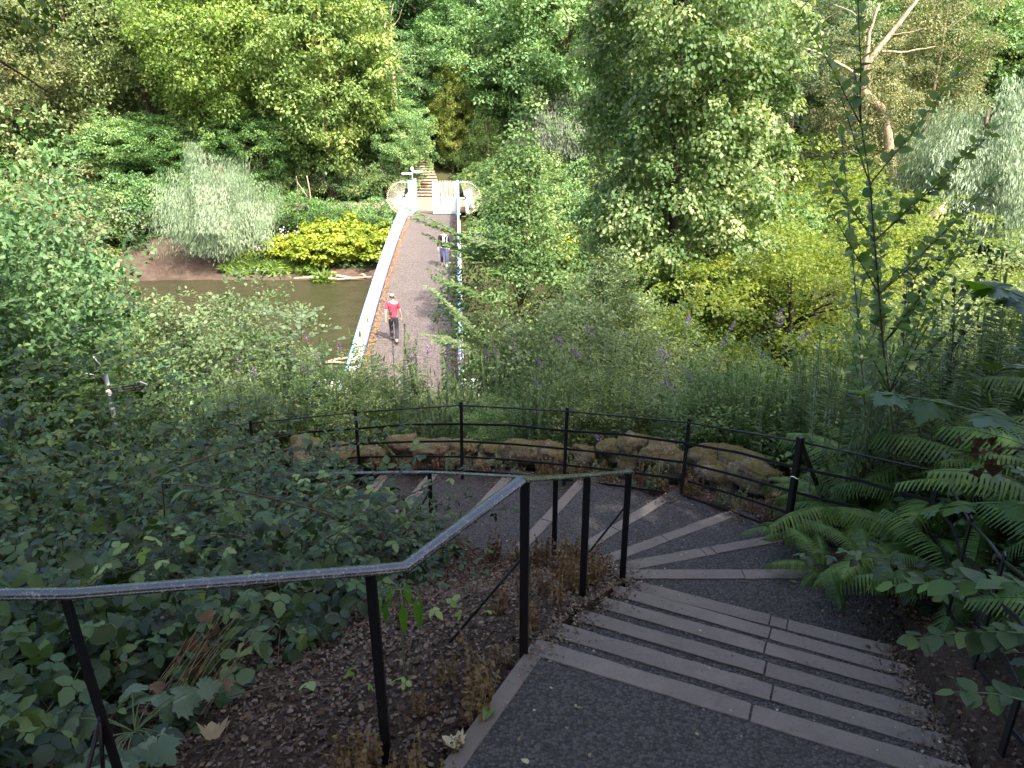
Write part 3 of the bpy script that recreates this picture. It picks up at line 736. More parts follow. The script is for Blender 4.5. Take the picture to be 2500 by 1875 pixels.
def _ovate(w=.36, m=6, serr=.02, cup=.06, droop=.12, tipy=1.0):
    pts = []; F = []
    ts = [i / m for i in range(m + 1)]
    for i, t in enumerate(ts):
        ww = w * (math.sin(math.pi * min(1, t ** .8)) ** .8 if 0 < t < 1 else 0) * (1 + (serr * 4 if i % 2 else -serr * 4))
        zc = -droop * t * t
        pts += [(-ww, t * tipy - .03 * (i % 2), zc + cup * (ww / w) ** 1), (0, t * tipy, zc - .0), (ww, t * tipy - .03 * (i % 2), zc + cup * (ww / w))]
    for i in range(m):
        a = i * 3
        F += [(a, a + 1, a + 4), (a, a + 4, a + 3), (a + 1, a + 2, a + 5), (a + 1, a + 5, a + 4)]
    return np.array(pts), F
T_OVATE = _ovate(.33, 5)
T_OVATE4 = (np.array([(0,0,0),(.30,.28,.05),(.26,.62,.03),(0,1,-.1),(-.26,.62,.03),(-.30,.28,.05),(0,.45,-.02)]), [(0,1,6),(1,2,6),(2,3,6),(3,4,6),(4,5,6),(5,0,6)])
def compose(parts):
    V = []; F = []
    for (T, Fc), (px, py, pz), ang, sc_, pit in parts:
        c, s_ = math.cos(ang), math.sin(ang); n = len(V)
        for x, y, z in T:
            yy = y * math.cos(pit) - z * math.sin(pit); zz = y * math.sin(pit) + z * math.cos(pit)
            V.append((px + sc_ * (x * c - yy * s_), py + sc_ * (x * s_ + yy * c), pz + sc_ * zz))
        F += [tuple(i + n for i in f) for f in Fc]
    return np.array(V), F
STALK = (np.array([(-.012, 0, 0), (.012, 0, 0), (.006, 1, 0), (-.006, 1, 0)]), [(0, 1, 2), (0, 2, 3)])
def trifoliate(L, five=False):
    p = [(STALK, (0, 0, 0), 0, .55, 0), (L, (0, .55, 0), 0, .60, -.25), (L, (.02, .40, 0), 1.45, .50, -.2), (L, (-.02, .40, 0), -1.45, .50, -.2)]
    if five: p += [(L, (0, .38, 0), 2.1, .36, -.1), (L, (0, .38, 0), -2.1, .36, -.1)]
    return compose(p)
T_TRI_LOW = compose([(T_OVATE4, (0, .55, 0), 0, .6, -.25), (T_OVATE4, (.02, .40, 0), 1.45, .5, -.2), (T_OVATE4, (-.02, .40, 0), -1.45, .5, -.2)])
def scatter(T, pos, dr, nr, size, tint):
    tv, tf = T; tv = np.asarray(tv, float); tf = np.asarray(tf)
    y = unit(dr); z = unit(nr - (nr * y).sum(1, keepdims=True) * y); x = np.cross(y, z)
    s = size[:, None, None]
    V = pos[:, None, :] + s * (tv[None, :, 0:1] * x[:, None, :] + tv[None, :, 1:2] * y[:, None, :] + tv[None, :, 2:3] * z[:, None, :])
    Fx = tf[None] + (np.arange(len(pos)) * len(tv))[:, None, None]
    return V.reshape(-1, 3), Fx.reshape(-1, tf.shape[1]), np.repeat(tint, len(tv))
def leafmesh(name, T, pos, dr, nr, size, tint):
    V, F, t = scatter(T, pos, dr, nr, size, tint)
    return mesh_np(name, V, F, t)
def lump(d, ph, k=2.2):
    return (np.sin(d[:, 0] * k * 1.3 + ph[0]) + np.sin(d[:, 1] * k * 1.7 + ph[1]) + np.sin(d[:, 2] * k * 2.1 + ph[2]) + .6 * np.sin((d[:, 0] + d[:, 2]) * k * 3 + ph[3])) / 3.6
def crown(seed, R, H, z0, ncl, nl, ls, cr, T=T_KITE, kind='round', lum=.24, droop=.25, flat=.62, upn=.8, shell=.5):
    r = np.random.default_rng(seed); ph = r.uniform(0, 6.28, 4)
    d = unit(r.normal(size=(ncl, 3))); f = (shell + (1 - shell) * r.random(ncl) ** .7) * (1 + lum * lump(d, ph) * 1.4)
    c = d * f[:, None]; zz = (c[:, 2] + 1) / 2
    if kind == 'cone': k = np.clip(1.25 - zz * 1.05, .08, 1)
    elif kind == 'broad': k = np.clip(.75 + .5 * np.sin(zz * 3.1), .4, 1.2)
    elif kind == 'weep': k = np.clip(1.1 - .45 * zz, .4, 1.2)
    else: k = np.ones(ncl)
    C = np.c_[c[:, 0] * R * k, c[:, 1] * R * k, z0 + np.clip(zz, 0, 1.2) * H]
    out = unit(np.c_[c[:, 0], c[:, 1], c[:, 2] * .6])
    rc = cr * r.uniform(.6, 1.35, ncl); ct = r.normal(0, .22, ncl)  # ct: per-clump tint, puts part of the clump shading into leaf colour
    i = np.repeat(np.arange(ncl), nl); n = len(i)
    if kind == 'weep':
        ang = r.uniform(0, 6.28, n); rad = r.random(n) ** .5
        pos = C[i] + np.c_[np.cos(ang) * rad, np.sin(ang) * rad, -r.random(n) * 2.4 + .5] * rc[i][:, None] + out[i] * (r.random(n) * .3)[:, None]
        dr = unit(np.c_[r.normal(0, .28, (n, 2)) + out[i][:, :2] * .25, -np.ones(n)])
        nr = unit(out[i] + r.normal(0, .5, (n, 3)) + UP * .25)
    else:
        v = unit(r.normal(size=(n, 3)) + out[i] * .55 + UP * .45)
        pos = C[i] + v * (rc[i] * (.35 + .65 * r.random(n) ** .5))[:, None] * np.array([1, 1, flat])
        nr = unit(v * .55 + UP * upn + r.normal(0, .42, (n, 3)))
        dr = unit(v * [1, 1, .3] + r.normal(0, .6, (n, 3)) - UP * droop)
    size = ls * r.uniform(.65, 1.3, n)
    tint = np.clip(.45 + ct[i] + r.normal(0, .16, n), 0, 1)
    return (T, pos, dr, nr, size, tint), C
def limbs(seed, H, z0, R, C, rt, nl=12, top=.8, wig=.25, fork=.25):
    r = random.Random(seed); mb = MB(); P = []
    m = 9; hx = z0 + H * top
    for k in range(m):
        t = k / (m - 1); P.append(Vector((math.sin(t * 4 + seed) * wig * t, math.cos(t * 3.3 + seed * 2) * wig * t, -.25 + (hx + .25) * t)))
    mb.tube(P, [rt * (1.25 if k == 0 else 1) * (1 - .8 * k / (m - 1)) for k in range(m)], 8)
    idx = list(range(len(C))); r.shuffle(idx)
    for i in idx[:nl]:
        c = Vector(C[i]); t = max(fork, min(.9, (c.z - R * .45) / hx)); q = t * (m - 1); a = P[int(q)].lerp(P[min(m - 1, int(q) + 1)], q % 1)
        md = a.lerp(c, .5) + Vector((r.uniform(-.1, .1) * R, r.uniform(-.1, .1) * R, .04 * R)); r0 = rt * (1 - .8 * t) * .5
        mb.tube([a, a.lerp(md, .5) + Vector((0, 0, .03 * R)), md, md.lerp(c, .6), c], [r0, r0 * .8, r0 * .6, r0 * .35, r0 * .12], 5)
    return mb
PROTO = {}
def proto(key, R, H, z0, rt, ncl, nl, ls, cr, seed=1, trunk=True, nlimb=12, top=.8, **kw):
    L, C = crown(seed, R, H, z0, ncl, nl, ls, cr, **kw)
    me = leafmesh('foliage', *L)
    tm = None
    if trunk:
        mb = limbs(seed, H, z0, R, C, rt, nlimb, top)
        tm = bpy.data.meshes.new('trunk'); tm.from_pydata(mb.v, [], mb.f); tm.polygons.foreach_set('use_smooth', np.ones(len(tm.polygons), bool)); tm.update()
    PROTO[key] = (me, tm, R, H, z0)
proto('ashA', 5.2, 11.5, 2.6, .28, 460, 95, .21, .95, 1, kind='round', lum=.3)
proto('sycA', 4.6, 11.5, 2.2, .26, 300, 120, .24, 1.0, 2, kind='broad', upn=1.0, flat=.5)
proto('birchA', 4.2, 12.0, 2.4, .2, 420, 85, .15, .75, 3, kind='round', lum=.35, droop=.6, shell=.4)
proto('darkA', 5.0, 11.0, 1.6, .28, 280, 130, .24, 1.05, 4, kind='broad', upn=1.0, flat=.5, lum=.34)
proto('willowA', 3.6, 7.6, .5, .3, 80, 640, .22, 1.05, 15, kind='weep', T=T_NARROW, lum=.85, shell=.3)
proto('coneA', 2.1, 6.0, .2, .16, 240, 70, .16, .5, 6, kind='cone', T=T_NARROW, droop=-.3, flat=.9)
proto('shrubA', 2.2, 2.5, .1, .07, 150, 80, .13, .5, 7, kind='round', nlimb=14, top=.4)
proto('shrubB', 1.8, 2.9, .1, .06, 130, 80, .15, .48, 8, kind='broad', nlimb=14, top=.4)
proto('leafyA', 2.3, 2.3, .0, .05, 130, 60, .24, .55, 9, kind='round', T=T_ROUND, upn=1.5, droop=.7, nlimb=16, top=.4, flat=.4)

def plant(name, key, x, y, label, cat, mat, s=1.0, sz=None, rz=0.0, group=None, bark_='bark', dz=0.0, lean=None, sx=None):
    me, tm = PROTO[key][:2]
    o = empty(name, (x, y, tz(x, y) + dz - .05), rz, label, cat, group, scale=((sx or s), s, sz or s))
    if lean: o.rotation_euler = (lean[0], lean[1], rz)
    if tm: link('trunk', tm, M[bark_], o)
    f = link('foliage', me, M[mat], o, kind='stuff')
    return o
def nx2(nx, Y, ny=400): return aty(nx, ny, Y).x

# ---- the far bank, single trees one can tell apart
plant('ash_tree', 'ashA', nx2(570, 60), 60.5, 'large bright yellow green ash tree above the silver willow', 'tree', 'ash', 1.08, 1.28, .3)
plant('sycamore_tree', 'sycA', nx2(800, 58.5), 59, 'bright green sycamore at the left edge of the dark hollow behind the bridge', 'tree', 'sycamore', 1.0, 1.22, 1.1)
plant('ash_tree', 'ashA', nx2(205, 60), 61, 'feathery light green tree in the upper left behind the bank', 'tree', 'lightgreen', 1.0, 1.3, 2.2)
plant('birch_tree', 'birchA', nx2(385, 66), 66, 'grey olive tree between the light green tree and the big ash', 'tree', 'olive', 1.15, 1.45, .7, bark_='palebark')
plant('sycamore_tree', 'sycA', nx2(20, 55), 57, 'yellowing green tree at the left edge of the far bank', 'tree', 'yellowish', 1.0, 1.0, 2.6)
plant('silver_willow', 'willowA', nx2(505, 49.5) + .2, 49.4, 'silver leaved willow leaning over the mud bank left of the bridge', 'tree', 'silver', .88, .98, .4, lean=(.0, .10))
plant('silver_willow', 'willowA', nx2(2420, 48), 49.5, 'large silver willow at the right edge of the picture', 'tree', 'silver', 1.5, 1.42, 2.0)
plant('yew_tree', 'coneA', nx2(1188, 62), 62.5, 'small dark conical yew beyond the gate', 'tree', 'conifer', 1.05, 1.0, .3)
plant('yellow_sapling', 'sycA', nx2(1105, 65), 65.5, 'slim yellow leaved sapling in front of the dark hollow', 'tree', 'yellowleaf', .36, .62, .9)
plant('pale_shrub', 'willowA', nx2(1350, 63), 63, 'pale drooping shrub right of the yew', 'shrub', 'palebush', .95, .95, 1.0)
plant('birch_tree', 'birchA', nx2(1930, 58), 58.5, 'olive green tree around the bent pale trunk', 'tree', 'olive', 1.15, 1.25, .2, bark_='palebark')
plant('birch_tree', 'birchA', nx2(2260, 57), 58, 'yellow olive birch left of the large right willow', 'tree', 'yellowish', 1.0, 1.1, 1.9, bark_='palebark')
plant('birch_tree', 'birchA', nx2(1720, 63), 64, 'tall loose green tree behind the lime tree', 'tree', 'lightgreen', 1.1, 1.3, 2.9)
plant('birch_tree', 'birchA', nx2(1800, 51), 51.5, 'loose olive tree left of the bent pale trunk', 'tree', 'olive', .85, .95, 1.2, bark_='palebark')
plant('birch_tree', 'birchA', nx2(2110, 51), 52, 'loose yellow olive tree right of the bent pale trunk', 'tree', 'yellowish', .8, .9, 2.7, bark_='palebark')
# ---- the wood behind, one by one
rw = random.Random(21)
spots = []
for (Y, x0, x1, st) in ((68, -46, 50, 6.4), (77, -52, 56, 7.2), (88, -60, 62, 8.0), (101, -68, 70, 9.0)):
    x = x0
    while x < x1:
        xx = x + rw.uniform(-1.5, 1.5); yy = Y + rw.uniform(-2.5, 2.5)
        if not (Y == 68 and -11 < xx < -4.5) : spots.append((xx, yy))
        x += st
for i, (x, y) in enumerate(spots):
    c = abs(x + 2) < 15
    key = rw.choice(['darkA', 'darkA', 'sycA', 'ashA']) if c else rw.choice(['darkA', 'ashA', 'sycA', 'birchA'])
    mat = rw.choice(['dark', 'dark', 'mid', 'bluegreen', 'mid']) if c else rw.choice(['mid', 'dark', 'sycamore', 'olive', 'mid', 'lightgreen'])
    plant('woodland_tree', key, x, y, 'leafy tree within the dense wood on the far hillside', 'tree', mat, rw.uniform(.9, 1.2), rw.uniform(1.0, 1.35), rw.uniform(0, 6.28), 'trees of the wood on the far hillside')
# lower dark trees around the hollow behind the gate
for nxp, Y, s, sz, m_ in ((930, 64.5, .62, .68, 'dark'), (1010, 69, .7, .78, 'bluegreen'), (1240, 67, .72, .8, 'dark'), (1330, 69, .7, .8, 'mid'), (1440, 62, .6, .55, 'bluegreen'), (1560, 62, .7, .7, 'mid'), (1120, 73, .75, .85, 'dark'), (870, 68, .7, .9, 'mid')):
    plant('small_tree', 'darkA', nx2(nxp, Y), Y, 'small dark tree at the hollow behind the bridge, %s' % {930:'left of the earth steps',1010:'straight behind the earth steps',1240:'behind the yew',1330:'right of the yew top',1440:'right of the pale drooping shrub',1560:'beside the lime tree crown',1120:'behind the yellow sapling',870:'beside the bright sycamore'}[nxp], 'tree', m_, s, sz, nxp * .7, 'small dark trees round the hollow')
plant('small_tree', 'darkA', nx2(975, 60.3), 60.3, 'small green tree below the bare dead tree', 'tree', 'mid', .42, .56, 1.0)
plant('small_tree', 'darkA', nx2(900, 61), 61.5, 'small green tree left of the bare dead tree foot', 'tree', 'hornbeam', .45, .52, 2.0)
for nxp, Y, s, sz in ((330, 59, .62, .5), (430, 58.5, .6, .5), (520, 60, .6, .5), (640, 58.5, .55, .52), (730, 60.5, .55, .55), (240, 57.5, .65, .55), (130, 58, .65, .5), (30, 56, .65, .5)):
    plant('understorey_tree', 'darkA', nx2(nxp, Y), Y, 'low leafy tree on the left far bank, %s' % {330:'one above the willow top left',430:'one straight above the silver willow',520:'one under the big ash',640:'one right of the big ash trunk',730:'one beneath the bright sycamore',240:'one left of the willow',130:'one beneath the feathery light green tree',30:'one at the left picture edge'}[nxp], 'tree', rw.choice(['mid', 'hornbeam', 'mid', 'dark']), s, sz, nxp * .9, 'low trees below the tall trees at the left')
for nxp, Y, s, sz in ((1230, 53.2, .8, 1.0), (1310, 53, .9, 1.2), (1400, 53.4, .9, 1.1), (1490, 53, 1.0, 1.2), (1190, 50.3, .6, .7), (1240, 49.6, .7, .7)):
    plant('bank_shrub', 'shrubB', nx2(nxp, Y, 500), Y, 'green shrub screening the path right of the gate', 'shrub', rw.choice(['hornbeam', 'mid', 'lightgreen']), s, sz, nxp * .9, 'shrubs right of the gate')
# shrubs on the far bank
CN = dict(hornbeam='fresh green', olive='olive green', nearlight='light green', mid='mid green', dark='dark green', bluegreen='bluish green', yellowish='yellowing', lightgreen='pale green')
ORD = ['first', 'second', 'third', 'fourth', 'fifth', 'sixth', 'seventh', 'eighth', 'ninth', 'tenth']
ZC = {}
def zone(nxp):
    for lim, z in ((330, 'left of the silver willow'), (650, 'behind the silver willow'), (960, 'behind the yellow green knotweed'), (1350, 'just right of the gate'), (1800, 'below the tall lime tree'), (2800, 'toward the right willow')):
        if nxp < lim: break
    ZC[z] = ZC.get(z, -1) + 1
    return ORD[min(9, ZC[z])], z
k = 0
for nxp, Y, key, s, m_ in sorted(((760, 59.5, 'shrubA', 1.0, 'hornbeam'), (830, 60, 'shrubB', 1.0, 'olive'), (890, 59.5, 'shrubA', 1.05, 'hornbeam'), (935, 60.5, 'shrubB', .9, 'nearlight'), (700, 60, 'shrubB', 1.1, 'mid'), (960, 63, 'shrubA', .9, 'mid'),
                           (1130, 66.5, 'shrubA', .9, 'mid'), (1240, 61, 'shrubA', 1.1, 'hornbeam'), (1300, 58.8, 'shrubB', 1.2, 'hornbeam'), (1420, 58, 'shrubA', 1.2, 'mid'), (1500, 55, 'shrubA', 1.3, 'lightgreen'), (1180, 59.6, 'shrubB', .8, 'hornbeam'),
                           (620, 57, 'shrubA', 1.0, 'dark'), (730, 53.8, 'shrubA', .9, 'dark'), (790, 53.0, 'shrubA', .85, 'dark'), (860, 52.6, 'shrubB', .7, 'mid'), (925, 52.4, 'shrubB', .75, 'mid'),
                           (250, 52, 'shrubA', 1.3, 'hornbeam'), (330, 53.5, 'shrubB', 1.3, 'mid'), (190, 50.5, 'shrubB', 1.4, 'olive'), (110, 50, 'shrubA', 1.4, 'yellowish'), (30, 51, 'shrubA', 1.5, 'lightgreen'), (-60, 52, 'shrubA', 1.5, 'mid'), (410, 55, 'shrubA', 1.3, 'mid'), (480, 56, 'shrubB', 1.2, 'dark'), (560, 56, 'shrubA', 1.2, 'dark'),
                           (1350, 50.5, 'shrubA', 1.0, 'lightgreen'), (1450, 50.5, 'shrubB', 1.2, 'mid'), (1600, 50, 'shrubA', 1.4, 'mid'), (1750, 51, 'shrubB', 1.5, 'lightgreen'), (1900, 50, 'shrubA', 1.4, 'mid'), (2050, 51, 'shrubB', 1.5, 'mid'), (2200, 50, 'shrubA', 1.4, 'lightgreen'), (2350, 52, 'shrubA', 1.4, 'mid'), (2500, 50, 'shrubA', 1.5, 'mid'), (2620, 51, 'shrubA', 1.5, 'mid'))):
    o_, z_ = zone(nxp)
    plant('bank_shrub', key, nx2(nxp, Y, 560), Y, '%s shrub on far bank %s, %s from left' % (CN[m_], z_, o_), 'shrub', m_, s, s * 1.05, nxp * 1.3, 'shrubs along the far bank'); k += 1
for i, (nxp, Y, s) in enumerate(((705, 50.2, .62), (765, 49.7, .78), (830, 49.9, .85), (895, 50.1, .75), (935, 50.9, .62), (800, 51.2, .8), (870, 51.4, .85))):
    plant('knotweed_clump', 'leafyA', nx2(nxp, Y, 600), Y, 'vivid yellow green knotweed clump on the bank left of the bridge', 'plant', 'knotweed', s, s * 1.0, i * 1.7, 'yellow green knotweed clumps by the water', dz=.1)
for i, (nxp, Y, s) in enumerate(((1375, 49.5, .9), (1460, 49.4, .8), (1300, 49.8, .8))):
    plant('knotweed_clump', 'leafyA', nx2(nxp, Y, 560), Y, 'yellow green knotweed clump on the far bank right of the bridge', 'plant', 'knotweed', s, s, i * 2.1, 'knotweed clumps right of the bridge', dz=.1)

# bare dead tree and the bent pale trunk
def bare(name, label, paths, mat, cat='tree'):
    b = paths[0][0][0]; root = empty(name, b, 0, label, cat); 
    for j, (pts, r0, r1) in enumerate(paths):
        P = [Vector(p) for p in pts]; Q = []
        for a, c in zip(P[:-1], P[1:]):
            for t in (0, .33, .66): Q.append(a.lerp(c, t) + (Vector((rw.uniform(-1, 1), rw.uniform(-1, 1), rw.uniform(-1, 1))) * .025 * (c - a).length if t else Vector()))
        Q.append(P[-1]); mb = MB(); n = len(Q)
        mb.tube(Q, [r0 + (r1 - r0) * i / (n - 1) for i in range(n)], 8 if j == 0 else 5)
        rel(mb.build('trunk' if j == 0 else 'branch', M[mat], root, smooth=True), root)
    return root
def vp(x, y, Y): return aty(x * VW, y * VW, Y)
Yd = 61.5
b0 = vp(848, 180, Yd); gz = Vector((b0.x, Yd + 1, tz(b0.x, Yd)))
bare('dead_tree', 'bare dead tree with pale twisted branches left of the bridge hollow', [
    ([gz, vp(852, 190, Yd), vp(848, 150, Yd), vp(838, 120, Yd), vp(828, 85, Yd), vp(832, 50, Yd), vp(820, 10, Yd)], .16, .03),
    ([vp(843, 125, Yd), vp(846, 80, Yd), vp(843, 40, Yd), vp(850, 8, Yd)], .09, .02), ([vp(838, 110, Yd), vp(815, 92, Yd), vp(800, 88, Yd)], .05, .01),
    ([vp(848, 135, Yd), vp(862, 115, Yd), vp(866, 100, Yd)], .05, .015), ([vp(850, 155, Yd), vp(825, 165, Yd), vp(785, 170, Yd)], .05, .01),
    ([vp(848, 140, Yd), vp(870, 150, Yd), vp(876, 163, Yd)], .04, .01), ([vp(850, 165, Yd), vp(862, 175, Yd), vp(860, 188, Yd)], .03, .01), ([vp(835, 150, Yd), vp(820, 140, Yd), vp(822, 115, Yd)], .03, .01), ([vp(847, 60, Yd), vp(862, 40, Yd), vp(868, 20, Yd)], .03, .01)], 'palebark')
Yd = 50.5; g0 = vp(1930, 470, 51.5)
bare('bent_tree', 'leaning tree with bent pale orange trunk and bare upper limbs', [
    ([Vector((g0.x, 51.5, tz(g0.x, 51.5))), vp(1928, 420, 51), vp(1927, 360, Yd), vp(1918, 290, Yd), vp(1905, 235, Yd), vp(1880, 212, Yd), vp(1862, 195, Yd), vp(1868, 160, Yd)], .33, .24),
    ([vp(1868, 162, Yd), vp(1880, 130, Yd), vp(1915, 85, Yd), vp(1955, 35, Yd), vp(1990, -10, Yd)], .24, .10),
    ([vp(1866, 165, Yd), vp(1872, 120, Yd), vp(1878, 70, Yd), vp(1900, 10, Yd)], .20, .06),
    ([vp(1864, 172, Yd), vp(1835, 150, Yd), vp(1790, 125, Yd), vp(1760, 110, Yd), vp(1690, 88, Yd)], .12, .04), ([vp(1690, 88, Yd), vp(1682, 130, Yd), vp(1676, 180, Yd)], .05, .012),
    ([vp(1905, 112, Yd), vp(1960, 112, Yd), vp(2020, 100, Yd)], .09, .02), ([vp(1866, 200, Yd), vp(1835, 190, Yd), vp(1800, 185, Yd)], .07, .02), ([vp(1880, 60, Yd), vp(1840, 25, Yd), vp(1800, 10, Yd)], .05, .02), ([vp(1925, 75, Yd), vp(1965, 70, Yd), vp(2000, 60, Yd)], .04, .01)], 'palebark')
for nxp, nyp, Y, h in ((2285, 530, 30, 1.6), (2250, 630, 30, 1.2)):
    p = aty(nxp, nyp, Y)
    st = bare('broken_trunk', 'jagged broken pale trunk sticking out of the bushes, %s one' % ('upper' if nyp < 600 else 'lower'), [([Vector((p.x - .3, Y, p.z - h - 3.5)), Vector((p.x - .2, Y, p.z - h)), Vector((p.x - .05, Y, p.z)), Vector((p.x + .15, Y, p.z + .35))], .26, .2), ([Vector((p.x, Y, p.z + .2)), Vector((p.x + .28, Y, p.z + .62))], .13, .02), ([Vector((p.x, Y, p.z - .1)), Vector((p.x - .35, Y, p.z + .1))], .1, .03)], 'palebark')
# bare slim trunks in the middle of the wood
for vx, v0, v1, Y in ((1037, 165, 70, 66), (1063, 170, 50, 66.5), (1080, 180, 95, 66.5), (1170, 175, 60, 66), (1165, 200, 120, 65), (1130, 200, 90, 65.5), (1205, 110, 60, 66), (665, 470, 380, 53.2), (640, 470, 380, 57), (545, 420, 330, 57.5)):
    a = vp(vx, v0, Y); b = vp(vx + rw.uniform(-6, 6), v1, Y); g_ = Vector((a.x, Y, min(a.z - .3, tz(a.x, Y))))
    bare('slim_trunk', 'slim bare tree trunk standing in front of the dark foliage of the far bank', [([g_, a, (a + b) / 2 + Vector((rw.uniform(-.5, .5), 0, 0)), b], .085, .03), ([(a + b) / 2, (a + b) / 2 + Vector((rw.uniform(-.8, .8), 0, 1.0))], .05, .02)], 'palebark')['group'] = 'slim bare trunks on the far bank'

# driftwood on the far waterline
for vx, vy, L, az in ((705, 603, 4.0, .05), (745, 600, 2.6, -.1), (690, 590, 1.4, .5), (730, 592, 1.6, .4), (788, 598, 1.2, -.7)):
    p = atd(vx * VW, vy * VW, 11.35)
    o = MB(); o.tube([(-L/2, 0, 0), (-L/5, .1, .08), (L/5, -.08, .03), (L/2, .05, .1)], [.07, .09, .07, .03], 6)
    t = o.build('driftwood_log', M['driftwood'], smooth=True); t.location = p; t.rotation_euler = (0, .03, az)
    tag(t, 'bleached driftwood log lying at the far waterline left of the bridge', 'log', 'driftwood at the far waterline')
for vx, vy, L, az in ((735, 778, 1.6, .5), (722, 785, 1.2, -.1)):
    p = atd(vx * VW, vy * VW, 11.44); o = MB(); o.tube([(-L/2, 0, 0), (0, .06, .05), (L/2, 0, .02)], [.05, .07, .03], 6)
    t = o.build('floating_branch', M['driftwood'], smooth=True); t.location = p; t.rotation_euler = (0, 0, az)
    tag(t, 'pale broken branch floating on the river beside the left parapet', 'branch', 'floating branches')

# ---- undergrowth (nobody could count it)
def ground_cover(name, n, box, T, ls, hmax, mat, seed, mask=None, upn=1.2, dense=None):
    r = np.random.default_rng(seed); x = r.uniform(box[0], box[1], n); y = r.uniform(box[2], box[3], n)
    if mask is not None: k = mask(x, y); x = x[k]; y = y[k]
    z = terr(x, y); n = len(x)
    hh = hmax * (.35 + .65 * (.5 + .5 * np.sin(x * 1.9 + seed) * np.sin(y * 2.3 + seed * 2))) if dense is None else dense(x, y)
    pos = np.c_[x, y, z + hh * r.random(n) ** .6]
    nr = unit(UP * upn + r.normal(0, .45, (n, 3))); dr = unit(r.normal(size=(n, 3)) * [1, 1, .35])
    me = leafmesh(name, T, pos, dr, nr, ls * r.uniform(.6, 1.3, n), np.clip(.42 + .12 * np.sin(x * 2.1) + r.normal(0, .17, n), 0, 1))
    return link(name, me, M[mat], kind='stuff')
def offpath(x, y):
    m = ~((y > 52.8) & (y < 60.3) & (x > -9.5) & (x < -1.5)) & ~((y > 54.2) & (y < 57.3)) & ~((x > -11) & (x < -5) & (y > 60) & (y < 68))
    return m
ground_cover('hillside_undergrowth', 26000, (-60, 60, 52.5, 100), T_KITE, .34, .9, 'mid', 31, offpath)
ground_cover('far_bank_herbage', 34000, (-60, 45, 48.6, 53.8), T_LANCE, .34, .8, 'hornbeam', 32, lambda x, y: offpath(x, y) & ~((x < -18.6) & (x > -26.5) & (y < 52.0 + .9 * np.sin(x))) & ~((x > bxl(50) - .5) & (x < bxl(50) + 3.6)) & (y > 48.5 + .4 * np.sin(x * .9)), upn=.5)
ground_cover('bank_grass', 9000, (-18.6, -12.6, 47.9, 50.6), T_LANCE, .42, .55, 'grass', 41, lambda x, y: y > 48.2 + .25 * np.sin(x * 3), upn=.25)
ground_cover('bank_grass', 5000, (-34, -26, 47.9, 51), T_LANCE, .40, .5, 'grass', 42, lambda x, y: y > 48.4 + .3 * np.sin(x * 2), upn=.25)
ground_cover('pale_pink_flowers', 260, (-16.8, -13.6, 49.6, 51.6), T_ROUND, .13, 1.5, 'whiteflower', 43, None, dense=lambda x, y: .9 + .7 * np.abs(np.sin(x * 3)))
ground_cover('waterline_reeds', 500, (-12.2, -11.4, 47.0, 47.7), T_LANCE, .6, .35, 'grass', 44, None, upn=.1)
def nearmask(x, y):
    lim = np.interp(x, [-12, -4.5, -1.5, .6, 2.2, 3.0, 5, 12], [9.3, 9.5, 9.35, 9.1, 8.6, 7.2, 6.2, 5.5])
    br = (x > -4.9) & (x < -1.3) & (y > 17.5)
    return (y > lim) & ~br
ground_cover('near_bank_undergrowth', 60000, (-12, 12, 5.5, 25.5), T_OVATE4, .085, .5, 'hornbeam', 33, nearmask)
ground_cover('riverbank_nettles', 30000, (-14, 10, 12, 25.5), T_LANCE, .15, 1.1, 'herb', 34, nearmask, upn=.5)
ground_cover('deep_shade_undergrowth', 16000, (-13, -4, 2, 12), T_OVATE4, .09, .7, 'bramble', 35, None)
ground_cover('deep_shade_undergrowth', 12000, (3.3, 12, .5, 9), T_OVATE4, .08, .55, 'bramble', 36, lambda x, y: (x > np.interp(y, [0, 3, 5, 7], [2.6, 2.9, 3.3, 3.3])))

